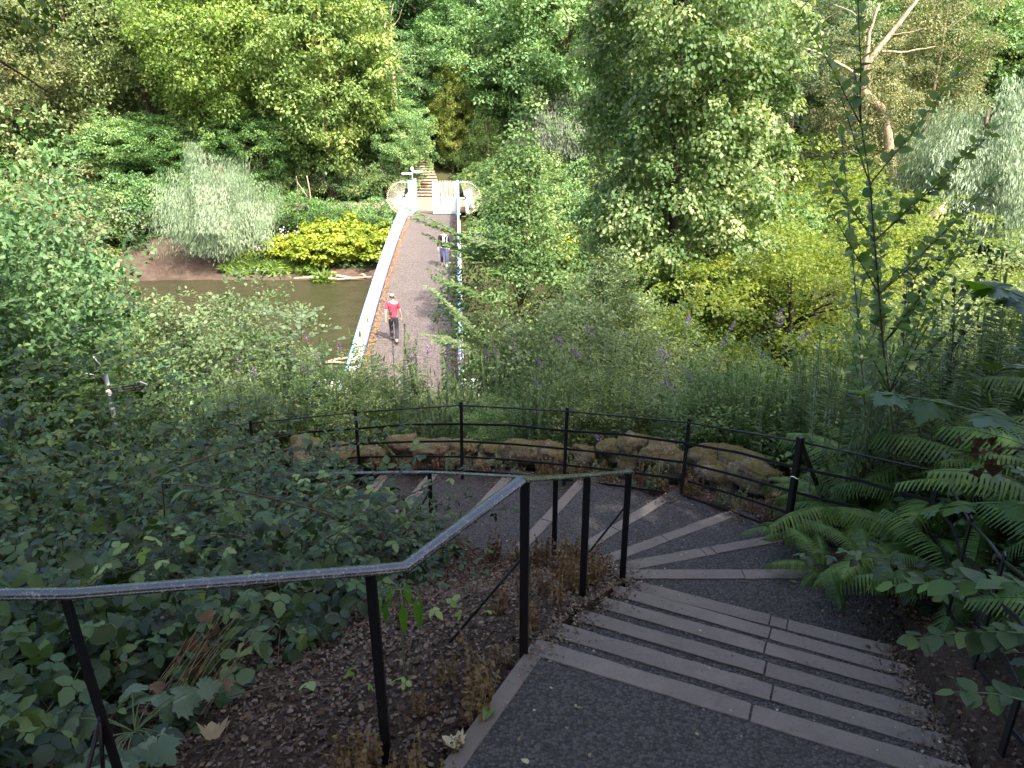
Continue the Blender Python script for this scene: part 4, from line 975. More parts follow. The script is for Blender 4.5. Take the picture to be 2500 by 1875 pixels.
# ------------------------------------------------------------------ near plants, built shoot by shoot
def curve(a, d, L, bend, n=7, wob=.03, r=random):
    """a shoot from a along d, bent by vector bend over its length"""
    a = Vector(a); d = Vector(d).normalized(); b = Vector(bend); P = [a.copy()]; p = a.copy()
    for i in range(n):
        t = (i + 1) / n
        v = (d + b * t + Vector((r.uniform(-1, 1), r.uniform(-1, 1), r.uniform(-1, 1))) * wob * 3).normalized()
        p = p + v * (L / n); P.append(p.copy())
    return P
class Plant:
    def __init__(s, seed): s.r = random.Random(seed); s.mb = MB(); s.L = []; s.flow = []
    def stem(s, P, r0, r1=.3, n=5):
        k = len(P) - 1; s.mb.tube(P, [r0 * (1 - (1 - r1) * i / k) for i in range(k + 1)], n, cap=False)
    def along(s, P, gap, size, spread=.8, rise=.15, nup=1.0, t0=.1, taper=.4, mode='alt', jit=.3, tint=.45):
        """leaves along polyline P"""
        segs = [(P[i], P[i+1], (P[i+1] - P[i]).length) for i in range(len(P) - 1)]; tot = sum(x[2] for x in segs)
        q = tot * t0; k = 0; r = s.r
        while q < tot:
            w = q; 
            for a, b, l in segs:
                if w <= l: break
                w -= l
            p = a.lerp(b, min(1, w / max(l, 1e-6))); d = (b - a).normalized(); t = q / tot
            side = d.cross(Vector((0, 0, 1)))
            if side.length < .3: side = d.cross(Vector((math.cos(k * 2.4), math.sin(k * 2.4), 0)))
            side.normalize(); up = side.cross(d).normalized()
            if mode == 'alt': dirs = [side * (1 if k % 2 else -1)]
            elif mode == 'opp': dirs = [side, -side] if k % 2 == 0 else [up, -up] if abs(d.z) > .7 else [side, -side]
            elif mode == 'spiral': a_ = k * 2.4; dirs = [side * math.cos(a_) + up * math.sin(a_)]
            for sd in dirs:
                dv = (sd * spread + d * (1.1 - spread) + Vector((0, 0, rise)) + Vector((r.gauss(0, 1), r.gauss(0, 1), r.gauss(0, 1))) * jit * .5).normalized()
                nv = (Vector((0, 0, nup)) + up * .4 + Vector((r.gauss(0, 1), r.gauss(0, 1), r.gauss(0, 1))) * jit).normalized()
                s.L.append((tuple(p), tuple(dv), tuple(nv), size * (1 - taper * abs(t - .35)) * r.uniform(.75, 1.2), min(1, max(0, tint + r.gauss(0, .16)))))
            q += gap * r.uniform(.7, 1.3); k += 1
        s.L.append((tuple(P[-1]), tuple((P[-1] - P[-2]).normalized()), (r.gauss(0, .3), r.gauss(0, .3), 1.0), size * .75, min(1, tint + .15)))
    def arrays(s, sel=None):
        L = s.L if sel is None else [s.L[i] for i in sel]
        return (np.array([l[0] for l in L]), np.array([l[1] for l in L]), np.array([l[2] for l in L]), np.array([l[3] for l in L]), np.array([l[4] for l in L]))
    def stems_mesh(s, name='stems'):
        me = bpy.data.meshes.new(name); me.from_pydata(s.mb.v, [], s.mb.f)
        me.polygons.foreach_set('use_smooth', np.ones(len(me.polygons), bool)); me.update(); return me
    def finish(s, root, mat, stemmat, T, Tlow=None, nparts=0, leafname='leaf', variants=6, stemkind=None, minsize=0, stemname='stems'):
        """largest-looking leaves as objects of their own (shared meshes), the rest joined"""
        if s.mb.v: rel(link(stemname, s.stems_mesh(stemname), M[stemmat], root, kind=stemkind), root)
        if not s.L: return
        pos, dr, nr, sz, ti = s.arrays()
        app = sz / np.maximum(np.linalg.norm(pos, axis=1), .3)
        # inside the view?
        c, s_ = math.cos(PITCH), math.sin(PITCH); dep = pos[:, 1] * c - pos[:, 2] * s_; v = (-pos[:, 1] * s_ - pos[:, 2] * c) / np.maximum(dep, .01); u = pos[:, 0] / np.maximum(dep, .01)
        vis = (dep > .2) & (abs(u) < .70) & (abs(v) < .53)
        order = np.argsort(-(app * vis)); top = [i for i in order[:nparts] if vis[i] and app[i] * FPX > 10]; rest = np.ones(len(pos), bool); rest[top] = False
        if top:
            key = id(T[1])
            if key not in LV:
                LV[key] = []
                for k in range(variants):
                    tv = np.array(T[0]) * [1 + .12 * math.sin(k * 2.1), 1, 1 + .5 * math.sin(k * 1.7)]
                    LV[key].append(mesh_np(leafname, tv, np.array(T[1]), np.full(len(tv), (k + .5) / variants)))
            y = unit(dr); z = unit(nr - (nr * y).sum(1, keepdims=True) * y); x = np.cross(y, z)
            for i in top:
                me = LV[key][min(variants - 1, int(ti[i] * variants))]
                o = link(leafname, me, M[mat], root)
                a = sz[i]; X_, Y_, Z_, p = x[i] * a, y[i] * a, z[i] * a, pos[i] - np.array(root.location)
                o.matrix_basis = Matrix(((X_[0], Y_[0], Z_[0], p[0]), (X_[1], Y_[1], Z_[1], p[1]), (X_[2], Y_[2], Z_[2], p[2]), (0, 0, 0, 1)))
        if rest.any():
            me = leafmesh('foliage', Tlow or T, pos[rest], dr[rest], nr[rest], sz[rest], ti[rest])
            rel(link('foliage', me, M[mat], root, kind='stuff'), root)
LV = {}
T_TRI_HI = trifoliate(_ovate(.34, 6, .025, .05, .14)); T_TRI_MID = T_TRI_LOW
T_BIG = _ovate(.36, 6, .012, .07, .16)
def _serr_maple():
    half = [(.0, .0), (.10, -.10), (.30, -.14), (.33, -.02), (.58, .02), (.50, .14), (.72, .34), (.54, .34), (.58, .50), (.40, .48), (.30, .56), (.34, .74), (.20, .72), (.17, .86), (0, 1.05)]
    pts = [(0, .28, .02)] + [(x, y, -.5 * x * x - .16 * max(0, y - .4)) for x, y in half] + [(-x, y, -.62 * x * x - .10 * max(0, y - .4)) for x, y in half[-2:0:-1]]
    n = len(pts) - 1
    return np.array(pts), [(0, 1 + i, 1 + (i + 1) % n) for i in range(n)]
T_MAPLE_BIG = _serr_maple()

def bramble(x, y, r, h, ncane, seed, label, nparts=110, fill=260, mat='bramble', ls=.135, dz=0):
    p = Plant(seed); R = p.r; z0 = tz(x, y) + dz
    root = empty('bramble_bush', (x, y, z0), 0, label, 'bush')
    for i in range(ncane):
        a = R.uniform(0, 6.28); q = r * .75 * R.random() ** .5; bx, by = x + math.cos(a) * q, y + math.sin(a) * q
        az = R.uniform(0, 6.28); el = R.uniform(.9, 1.45)
        L = R.uniform(.9, 1.6) * h
        P = curve((bx, by, tz(bx, by) - .03), (math.cos(az) * math.cos(el), math.sin(az) * math.cos(el), math.sin(el)), L, (math.cos(az) * .9, math.sin(az) * .9, -R.uniform(.6, 1.7)), 8, .04, R)
        p.stem(P, .0045, .5, 4); p.along(P, .075, ls, .8, .12, 1.0, .22, .3, 'spiral' if i % 2 else 'alt', .35, .42)
    # short leafy side shoots over the mound
    for i in range(int(fill * .62)):
        a = R.uniform(0, 6.28); q = r * 1.12 * R.random() ** .5; bx, by = x + math.cos(a) * q, y + math.sin(a) * q
        top = h * (1 - (q / r / 1.25) ** 2) * R.uniform(.45, 1.0) * (1 + .18 * math.sin(bx * 5 + seed) + .15 * math.sin(by * 6))
        g = tz(bx, by)
        for _ in range(2):
            zz = g + top * R.uniform(.35, 1.0) if _ else g + top
            dv = Vector((math.cos(a) * .5 + R.gauss(0, .6), math.sin(a) * .5 + R.gauss(0, .6) - .15, R.gauss(.05, .25)))
            nv = (Vector((math.cos(a) * .5, math.sin(a) * .5 - .3, 1.1)) + Vector((R.gauss(0, 1), R.gauss(0, 1), R.gauss(0, 1))) * .32)
            p.L.append(((bx, by, zz), tuple(dv), tuple(nv), ls * R.uniform(.55, 1.35), min(1, max(0, .38 + R.gauss(0, .24)))))
    p.finish(root, mat, 'stem', T_TRI_HI, T_TRI_LOW, nparts, 'leaf', stemname='canes', stemkind='stuff')
    q = np.random.default_rng(seed)
    for i in range(7):
        l = p.L[int(q.integers(len(p.L)))][0]; m = 26; c = np.array(l) + [0, 0, .04]
        P_ = c + q.normal(size=(m, 3)) * [.03, .03, .022]
        rel(link('fruit_head', leafmesh('fruit_head', T_ROUND, P_, q.normal(size=(m, 3)), q.normal(size=(m, 3)), q.uniform(.012, .02, m), q.random(m)), M['litter'], root, kind='stuff'), root)
    return root
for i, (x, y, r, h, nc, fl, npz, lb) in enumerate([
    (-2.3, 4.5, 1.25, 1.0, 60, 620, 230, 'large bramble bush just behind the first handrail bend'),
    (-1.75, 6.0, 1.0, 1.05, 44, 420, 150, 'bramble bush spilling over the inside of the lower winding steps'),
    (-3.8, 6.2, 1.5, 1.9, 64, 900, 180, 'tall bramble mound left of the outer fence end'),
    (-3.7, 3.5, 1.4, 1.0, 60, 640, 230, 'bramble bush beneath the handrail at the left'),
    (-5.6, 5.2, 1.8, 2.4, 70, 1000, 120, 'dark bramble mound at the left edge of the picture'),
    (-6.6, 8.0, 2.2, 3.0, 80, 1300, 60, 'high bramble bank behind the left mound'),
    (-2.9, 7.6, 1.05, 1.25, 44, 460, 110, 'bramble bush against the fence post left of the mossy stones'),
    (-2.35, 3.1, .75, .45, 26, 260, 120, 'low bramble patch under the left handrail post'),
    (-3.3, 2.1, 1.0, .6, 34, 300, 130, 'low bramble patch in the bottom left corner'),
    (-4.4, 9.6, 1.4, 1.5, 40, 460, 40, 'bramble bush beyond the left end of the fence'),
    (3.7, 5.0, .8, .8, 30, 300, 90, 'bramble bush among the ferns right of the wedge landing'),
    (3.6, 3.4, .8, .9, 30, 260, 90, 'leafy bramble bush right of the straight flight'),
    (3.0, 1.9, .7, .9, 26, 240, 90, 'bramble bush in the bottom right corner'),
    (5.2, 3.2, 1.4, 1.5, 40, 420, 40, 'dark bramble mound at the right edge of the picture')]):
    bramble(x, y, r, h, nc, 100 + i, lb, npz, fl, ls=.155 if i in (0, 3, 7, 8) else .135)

# pale young bramble shoots
def young_shoot(a, d, L, bend, seed, label, n=9, sz=.11):
    p = Plant(seed); P = curve(a, d, L, bend, 8, .04, p.r); p.stem(P, .004, .4); p.along(P, L / n, sz, .7, .2, 1.0, .45, .2, 'spiral', .3, .6)
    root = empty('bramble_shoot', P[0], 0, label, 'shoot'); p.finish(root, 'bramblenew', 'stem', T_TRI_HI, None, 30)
young_shoot(aty(600, 1310, 3.6), (-1, -.1, .2), .8, (0, 0, -.6), 1, 'pale green young bramble shoot left of the centre above the handrail')
young_shoot(aty(300, 1400, 3.1), (.8, -.2, .5), .6, (0, 0, -.3), 2, 'pale young bramble shoot just above the left handrail', 8, .09)
young_shoot(aty(1040, 1260, 5.2), (-.8, 0, .5), 1.0, (0, 0, -.4), 3, 'long thin bramble shoot reaching over the inner steps')
young_shoot(aty(930, 1480, 3.2), (.9, .3, -.1), .55, (0, 0, -.3), 4, 'short leafy bramble shoot lying on the litter beside the middle post', 7, .1)
young_shoot(aty(560, 1700, 2.5), (1, .1, .15), .7, (0, 0, -.3), 5, 'thin bramble runner over bare soil below the handrail', 6, .08)
# arching bare bramble canes
for i, (a, b, c, Y) in enumerate([((395, 1180), (700, 1190), (1010, 1340), 4.6), ((480, 1430), (760, 1190), (1010, 1120), 4.9), ((230, 1250), (480, 1080), (900, 1030), 5.6), ((660, 1400), (900, 1240), (1180, 1130), 5.2)]):
    A = aty(*a, Y); B = aty(*b, Y); C_ = aty(*c, Y + .3); P = [A.lerp(B, t).lerp(B.lerp(C_, t), t) for t in np.linspace(0, 1, 12)]
    mb = MB(); mb.tube([Vector((A.x - .1, Y, tz(A.x, Y)))] + P, [.006] * 8 + [.005, .004, .003, .003, .002], 5)
    root = empty('bramble_cane', A, 0, ['long arching bare bramble cane crossing the left bushes', 'straight bramble cane leaning right over the left bushes', 'high arching bramble cane at the back of the left bushes', 'thin bramble cane reaching toward the lower steps'][i], 'cane')
    rel(mb.build('cane', M['stem'], root, smooth=True), root)
    p = Plant(900 + i); p.along(P, .16, .12, .8, .1, 1.0, .1, .2, 'alt', .3, .45); p.finish(root, 'bramble', 'stem', T_TRI_HI, None, 20)

# ---- ferns
def frond_mesh(seed, n=30, L=1.0):
    r = random.Random(seed); V = []; F = []; P = curve((0, 0, 0), (1, 0, .75 + r.uniform(-.2, .3)), L, (.2, r.uniform(-.35, .35), -1.25 + r.uniform(-.4, .5)), 14, .02, r); m = 14
    mb = MB(); mb.tube(P, [.006 * (1 - .75 * i / m) for i in range(m + 1)], 4, cap=False)
    V = [tuple(v) for v in mb.v]; F = [f for f in mb.f]; TT = [.4] * len(V); base_t = r.uniform(.25, .75); dr_ = r.uniform(-.02, .07)
    for k in range(n):
        t = .14 + .86 * k / n; q = t * m; a = P[int(q)]; b = P[min(m, int(q) + 1)]; p = a.lerp(b, q % 1); d = (b - a).normalized()
        side = Vector((0, 1, 0)); ln = .20 * L * math.sin(math.pi * min(1, (t * .92 + .05)) ** 1.0) ** .7 * (1.05 - .25 * t)
        up = side.cross(d)
        if up.z < 0: up = -up
        for sg in (-1, 1):
            tk = min(1, max(0, base_t + r.gauss(0, .16))); ln_ = ln * r.uniform(.8, 1.08)
            dv = (side * sg + d * .28 + up * -.12).normalized(); wv = dv.cross(up).normalized(); st = 5; n0 = len(V)
            for j in range(st + 1):
                u = j / st; w = .0125 * L * (1 - u * .8) * (1 + .25 * (j % 2)); c = p + dv * ln_ * u - Vector((0, 0, 1)) * (.05 + dr_) * L * u * u
                V += [tuple(c + wv * w), tuple(c - wv * w)]; TT.extend([tk, tk])
            for j in range(st): F.append((n0 + 2*j, n0 + 2*j + 1, n0 + 2*j + 3, n0 + 2*j + 2))
    F3 = []
    for f in F: F3 += [(f[0], f[1], f[2]), (f[0], f[2], f[3])]
    return mesh_np('frond', V, F3, np.array(TT))
FM = [frond_mesh(i) for i in range(12)]
FERNS = [(3.05, 5.75, .95, 'fern beside the thick fence post with the brace'), (3.25, 5.05, .85, 'small fern overhanging the right end of the horizontal step edge'), (3.1, 4.35, .8, 'low fern right of the wedge landing'), (3.95, 5.9, 1.15, 'big fern behind the braced fence post'),
         (3.6, 6.8, 1.0, 'fern among the willowherb beyond the fence corner'), (3.1, 3.0, .85, 'fern leaning over the right ends of the steps'), (3.7, 4.4, 1.2, 'large fern with long fronds at the right'), (4.6, 5.0, 1.25, 'tall fern at the right edge'),
         (3.35, 2.3, .9, 'fern in the lower right corner'), (4.4, 6.9, 1.1, 'fern behind the tall sapling'), (4.3, 3.6, 1.2, 'dark fern near the right frame edge'), (3.0, 6.4, .7, 'young fern just outside the fence corner'),(5.2,6.2,1.2,'fern at the back of the right bank'),(3.5,5.6,1.05,'fern between the fence brace and the tall sapling'),(3.9,5.2,1.1,'fern above the wedge landing on the right bank'),(4.1,4.6,1.1,'arching fern behind the large one at the right'),(3.9,3.9,1.05,'fern beside the right fence top rail'),(3.4,3.5,.95,'fern hanging over the right fence rails'),(3.9,3.0,1.1,'fern at the far right beside the straight flight'),(3.2,2.6,.8,'fern by the lowest visible right fence post'),(4.9,5.6,1.2,'fern at the right behind the tall fern')]
rf = random.Random(77)
for i, (x, y, s, lb) in enumerate(FERNS):
    root = empty('fern', (x, y, tz(x, y)), rf.uniform(0, 6), lb, 'fern'); n = rf.randint(9, 12)
    for k in range(n):
        o = link('frond', FM[rf.randrange(12)], M['fern'], root); o.rotation_euler = (rf.uniform(-.35, .35), rf.uniform(-.5, .25), 6.28 * k / n + rf.uniform(-.2, .2)); o.scale = [s * rf.uniform(.75, 1.15)] * 3
        o.location = (0, 0, .12 * s)
# small creeping ferns by the step edge
for i, (nxp, nyp, D, s, lb) in enumerate([(1915, 1300, 3.7, .4, 'tiny fern at the end of the second radial step edge'), (2010, 1395, 3.55, .45, 'small hanging fern at the end of the horizontal step edge'), (2120, 1380, 3.3, .5, 'small fern on the bank above the wedge landing')]):
    p = atd(nxp, nyp, D); root = empty('fern', p, i * 2.0, lb, 'fern')
    for k in range(7):
        o = link('frond', FM[k % 12], M['fern'], root); o.rotation_euler = (0, rf.uniform(-.4, .3), 6.28 * k / 7 + rf.uniform(-.3, .3)); o.scale = [s * rf.uniform(.8, 1.2)] * 3

# ---- willowherb: four stem clumps as prototypes, then individual copies
def herb_proto(seed, n=7, h=1.45, fl=0.35, sp=.28, leaf=.15, mat='herb'):
    p = Plant(seed); R = p.r; fpos = []
    for i in range(n):
        a = R.uniform(0, 6.28); q = sp * R.random() ** .5; hh = h * R.uniform(.72, 1.1)
        P = curve((math.cos(a) * q, math.sin(a) * q, 0), (math.cos(a) * .12, math.sin(a) * .12, 1), hh, (R.uniform(-.15, .15), R.uniform(-.15, .15), 0), 7, .015, R)
        p.stem(P, .005, .4, 4); p.along(P, .024, leaf, .95, .12, 1.2, .12, .75, 'spiral', .28, .42)
        if R.random() < fl:
            T_ = P[-1]
            for k in range(34):
                t = R.random(); w = .026 * (1 - t) + .008; b_ = R.uniform(0, 6.28)
                fpos.append((T_.x + math.cos(b_) * w, T_.y + math.sin(b_) * w, T_.z - .02 + .17 * t))
    L = leafmesh('leaves', T_LANCE, *p.arrays()); st = p.stems_mesh(); fm = None
    if fpos:
        r = np.random.default_rng(seed); q = np.array(fpos); m = len(q)
        fm = leafmesh('flower_spike', T_ROUND, q, r.normal(size=(m, 3)), r.normal(size=(m, 3)), r.uniform(.010, .019, m), r.random(m))
    return L, st, fm
HP = [herb_proto(50 + i, 7, 1.4, 0) for i in range(3)] + [herb_proto(60 + i, 6, 1.55, .45) for i in range(3)]
def herb(i, x, y, s, rz, lb, grp=None, mat='herb', flower='pink', h=None):
    L, st, fm = HP[i]; root = empty('willowherb_plant', (x, y, tz(x, y) - .03), rz, lb, 'plant', grp, scale=(s, s, h or s))
    link('stems', st, M['greenstem'], root); link('foliage', L, M[mat], root, kind='stuff')
    if fm: link('flower_spike', fm, M[flower], root, kind='stuff')
rh = random.Random(9)
for k in range(78):
    x = rh.uniform(-4.8, 4.4); y = np.interp(x, [-5, -1, 1.5, 3, 4.5], [9.9, 9.7, 9.2, 7.9, 6.6]) + rh.uniform(0, 2.4)
    herb(rh.randrange(3), x, y, rh.uniform(.75, 1.12), rh.uniform(0, 6.28), 'tall leafy willowherb clump in the band just beyond the outer fence', 'leafy willowherb beyond the outer fence')
for nxp, nyp, Y in ((655, 830, 12.5), (625, 870, 12), (735, 840, 12.5), (745, 875, 12), (430, 920, 11.5), (1050, 835, 12.2), (1068, 838, 12.4), (1085, 870, 12.2), (1125, 850, 12.6), (1010, 850, 12.2), (1190, 835, 12), (1205, 825, 12.4), (2175, 795, 6.2), (2105, 860, 6.0), (870, 815, 13), (1345, 1090, 9.2)):
    p = aty(nxp, nyp, Y); g_ = tz(p.x, Y); H_ = (p.z - g_)
    herb(rh.choice([3, 4, 5]), p.x, Y, max(.6, H_ / 1.75), rh.uniform(0, 6.28), 'flowering willowherb clump with magenta spikes', 'magenta flowering willowherb', h=max(.5, H_ / 1.62))
for k in range(60):
    x = rh.uniform(2.9, 6.2); y = rh.uniform(5.6, 9.5)
    if x > 2.9 + (y - 5.6) * .0: herb(rh.randrange(3), x, y, rh.uniform(.8, 1.15), rh.uniform(0, 6.28), 'dark leafy willowherb clump on the shaded right bank', 'leafy willowherb on the right bank', h=rh.uniform(.8, 1.25))
for k in range(50):
    x = rh.uniform(-4.4, 1.6); y = rh.uniform(9.8, 12.4)
    herb(rh.randrange(3), x, y, rh.uniform(.85, 1.15), rh.uniform(0, 6.28), 'tall leafy willowherb clump in the band just beyond the outer fence', 'leafy willowherb beyond the outer fence', h=rh.uniform(.7, 1.02))
for k in range(14):
    x = rh.uniform(-9, -4.5); y = rh.uniform(10, 14); herb(rh.randrange(3), x, y, rh.uniform(.9, 1.3), rh.uniform(0, 6.28), 'willowherb clump among the bushes at the left', 'willowherb at the left')

# ---- butterfly bushes with purple panicles
def buddleia(x, y, h, seed, label, n=16, face=0):
    p = Plant(seed); R = p.r; z0 = tz(x, y); fl = []
    for i in range(n):
        az = R.uniform(0, 6.28); P = curve((x + R.uniform(-.1, .1), y + R.uniform(-.1, .1), z0), (math.cos(az) * .35, math.sin(az) * .35, 1), h * R.uniform(.7, 1.1), (math.cos(az) * .6, math.sin(az) * .6, -.35), 9, .02, R)
        p.stem(P, .008, .3, 5); p.along(P, .085, .13, .9, .05, .9, .2, .5, 'opp', .3, .45)
        for k in range(3):
            a = P[3 + 2 * k]; Q = curve(a, (math.cos(az + k * 2) * .7, math.sin(az + k * 2) * .7, .7), h * .22, (0, 0, -.3), 4, .02, R); p.stem(Q, .004, .4, 4); p.along(Q, .06, .10, .9, .05, .9, .1, .5, 'opp', .3, .5)
        if R.random() < .75: fl.append((P[-1], (P[-1] - P[-2]).normalized()))
    root = empty('butterfly_bush', (x, y, z0), 0, label, 'bush')
    p.finish(root, 'buddleia', 'stem', T_LANCE, None, 0)
    for a, d in fl:
        r = np.random.default_rng(int(abs(a.x * 1000)) % 9999); m = 90; t = r.random(m); an = r.uniform(0, 6.28, m)
        dd = (d + Vector((0, -.2, .3))).normalized(); xx = dd.cross(Vector((0, 0, 1))).normalized(); yy = dd.cross(xx); w = .034 * (1 - t * .75)
        q = np.array(a)[None] + np.outer(t * .20, dd) + np.outer(np.cos(an) * w, xx) + np.outer(np.sin(an) * w, yy)
        me = leafmesh('flower_panicle', T_ROUND, q, r.normal(size=(m, 3)), r.normal(size=(m, 3)), r.uniform(.014, .026, m), r.random(m)); rel(link('flower_panicle', me, M['purple'], root), root)
buddleia(2.75, 11.6, 3.0, 301, 'tallest butterfly bush with purple panicles in front of the lime tree', 18)
buddleia(1.7, 11.0, 2.3, 302, 'butterfly bush with purple panicles left of the tallest one', 14)
buddleia(3.4, 10.0, 1.9, 303, 'low butterfly bush behind the right part of the outer fence', 12)
buddleia(1.6, 9.6, 1.1, 304, 'small butterfly bush just beyond the middle of the fence', 8)
# seed-headed sapling stalks standing in front of the bridge
def stalk(nxp, ntop, Y, seed, label, leaf=.10, T=T_BIG, mat='nearlight', gap=.07, nparts=40, lean=0, rad=.006, mode='spiral', cat='sapling', name='sapling', branch=0):
    p = Plant(seed); t = aty(nxp, ntop, Y); g_ = tz(t.x - lean, Y); a = Vector((t.x - lean, Y, g_)); L = (t - a).length
    P = curve(a, (t - a).normalized(), L, (0, 0, 0), 9, .012, p.r); p.stem(P, rad, .3); p.along(P, gap, leaf, .85, .25, .9, .25, .6, mode, .35, .45)
    for k in range(branch):
        q = P[3 + k % 6]; az = p.r.uniform(0, 6.28); Q = curve(q, (math.cos(az), math.sin(az) * .6, 1.1), L * .28, (0, 0, .1), 5, .02, p.r); p.stem(Q, rad * .5, .3); p.along(Q, gap * .8, leaf * .85, .85, .2, .9, .15, .5, mode, .35, .5)
    root = empty(name, a, 0, label, cat); p.finish(root, mat, 'stem', T, T_OVATE4 if T is T_BIG else None, nparts)
stalk(950, 770, 10.4, 401, 'upright round leaved sapling in front of the man, middle stalk', .085)
stalk(905, 850, 10.2, 402, 'round leaved sapling stalk just left of the man', .08)
stalk(985, 800, 10.5, 403, 'round leaved sapling stalk right of the man', .08, lean=.12)
stalk(1020, 870, 10.6, 404, 'short round leaved sapling stalk nearest the deck centre', .075)
stalk(820, 930, 11.2, 405, 'short sapling stalk before the left parapet', .08)
stalk(1410, 790, 9.9, 406, 'thin upright sapling between the fence and the light bush', .08, branch=4)
stalk(2105, 150, 5.7, 410, 'tall thin dark leaved sapling rising above everything at the right', .115, mat='hornbeam', gap=.03, nparts=240, lean=-.98, rad=.012, branch=16)
stalk(2050, 330, 6.0, 411, 'second stem of broad dark leaves left of the tall sapling', .115, mat='hornbeam', gap=.05, nparts=70, lean=-.85, rad=.008, branch=4)
stalk(2215, 620, 6.2, 412, 'shorter dark sapling right of the tall one', .09, mat='bramble', gap=.05, nparts=90, lean=-.3, rad=.008, branch=12)
stalk(2330, 690, 6.5, 413, 'bushy dark sapling behind the right ferns', .085, mat='bramble', gap=.045, nparts=90, lean=-.3, rad=.008, branch=14)

# ---- bushes and trees of the near bank: crown prototypes with small leaves
proto('limeN', 3.0, 13.0, 1.2, .24, 1150, 88, .098, .5, 71, kind='round', T=T_ROUND, lum=.42, droop=.7, shell=.45, upn=1.0, flat=.55, nlimb=30)
proto('beechN', 4.3, 7.6, .6, .2, 620, 90, .105, .66, 72, kind='broad', lum=.6, droop=.15, flat=.28, upn=1.7, nlimb=26, top=.7)
proto('hornN', 1.9, 5.8, .6, .07, 420, 60, .072, .38, 73, kind='cone', lum=.35, droop=.2, flat=.4, upn=1.3, nlimb=40, top=.95, T=T_OVATE4)
proto('bushN', 1.5, 2.9, .0, .03, 430, 58, .062, .28, 74, kind='round', lum=.5, droop=-.1, flat=.8, upn=.8, nlimb=50, top=.5, shell=.3, T=T_OVATE4)
def nplant(*a, **k): return plant(*a, **k)
nplant('lime_tree', 'limeN', 4.35, 20.5, 'tall lime tree with round leaves right of the bridge', 'tree', 'lime', .9, 1.12, .6, bark_='darkbark')
nplant('lime_tree', 'limeN', 5.6, 25.0, 'second lime tree standing just behind and right of the tallest one', 'tree', 'lime', .7, .95, 2.6, bark_='darkbark')
nplant('beech_tree', 'beechN', 8.8, 22.5, 'vivid yellow green beech with layered branches at the right', 'tree', 'beech', 1.1, 1.0, .4, bark_='darkbark')
nplant('beech_tree', 'beechN', 12.2, 21, 'yellow green beech near the right willow', 'tree', 'beech', .85, .68, 2.2, bark_='darkbark')
nplant('beech_tree', 'beechN', 6.6, 17.5, 'low beech below the lime tree', 'tree', 'beech', .75, .68, 3.9, bark_='darkbark')
nplant('hornbeam_sapling', 'hornN', .15, 16.4, 'young hornbeam beside the right parapet of the bridge', 'tree', 'hornbeam', 1.08, 1.08, .5)
nplant('hornbeam_sapling', 'hornN', 1.9, 15.0, 'small hornbeam between the young one and the lime tree', 'tree', 'nearlight', .8, .66, 2.5)
nplant('leafy_bush', 'bushN', .7, 12.8, 'light green bush right of the near bridge end', 'bush', 'nearlight', .95, 1.05, 1.0)
nplant('leafy_bush', 'bushN', 2.0, 13.4, 'light green bush below the purple butterfly bushes', 'bush', 'nearlight', .9, .9, 3.3)
nplant('leafy_bush', 'bushN', 4.3, 12.5, 'yellow green bush behind the right fence corner', 'bush', 'lightgreen', 1.0, .62, 5.0)
nplant('leafy_bush', 'bushN', 6.2, 12.0, 'green bush right of the yellow green one', 'bush', 'hornbeam', 1.1, .72, 2.0)
nplant('leafy_bush', 'bushN', 8.2, 13.5, 'pale green bush below the right willow', 'bush', 'lightgreen', 1.3, .85, 4.0)
nplant('leafy_bush', 'bushN', 11.0, 15.0, 'large pale green bush at the right edge', 'bush', 'lightgreen', 1.6, 1.25, 1.4)
nplant('leafy_bush', 'bushN', -6.0, 14.6, 'feathery light green bush in front of the river at the left', 'bush', 'nearlight', 1.25, 1.28, .3)
nplant('leafy_bush', 'bushN', -7.7, 14.0, 'light green bush left of the feathery one', 'bush', 'lightgreen', 1.1, 1.15, 2.3)
nplant('leafy_bush', 'bushN', -4.6, 13.2, 'low green bush near the left end pier', 'bush', 'hornbeam', .9, .62, 4.3)
nplant('leafy_bush', 'bushN', -7.6, 10.8, 'shaded green bush above the left brambles', 'bush', 'bluegreen', 1.4, 1.7, 3.0)  # darker bluish leaf material carries part of the shade here
nplant('leafy_bush', 'bushN', -9.6, 12.5, 'tall green bush at the left edge', 'bush', 'mid', 1.6, 2.0, 1.0)
nplant('leafy_bush', 'bushN', -12.2, 15.5, 'big olive bush at the far left', 'bush', 'olive', 1.9, 2.0, 5.2)
nplant('birch_tree', 'birchA', -15.5, 23.5, 'small leaved yellow olive tree on the near bank at the left', 'tree', 'yellowish', .72, .58, .9)
nplant('birch_tree', 'birchA', -19.5, 24.5, 'olive tree at the left frame edge on the near bank', 'tree', 'yellowish', .8, .66, 3.9)
nplant('leafy_bush', 'bushN', 2.9, 16.5, 'bush under the lime tree crown', 'bush', 'lime', 1.2, 1.2, 2.2)

rb = random.Random(55)
for k in range(26):
    x = rb.uniform(-5.2, 4.6); y = float(np.interp(x, [-5, -1, 1.5, 3, 4.5], [10.0, 9.8, 9.4, 8.3, 7.4])) + rb.uniform(.1, 2.6)
    q = rb.uniform(.32, .6); plant('low_bush', 'bushN', x, y, 'low leafy bush mixed into the willowherb beyond the fence', 'bush', rb.choice(['nearlight', 'lightgreen', 'hornbeam', 'lime']), q, q * rb.uniform(.9, 1.2), rb.uniform(0, 6.28), 'low bushes mixed into the willowherb')
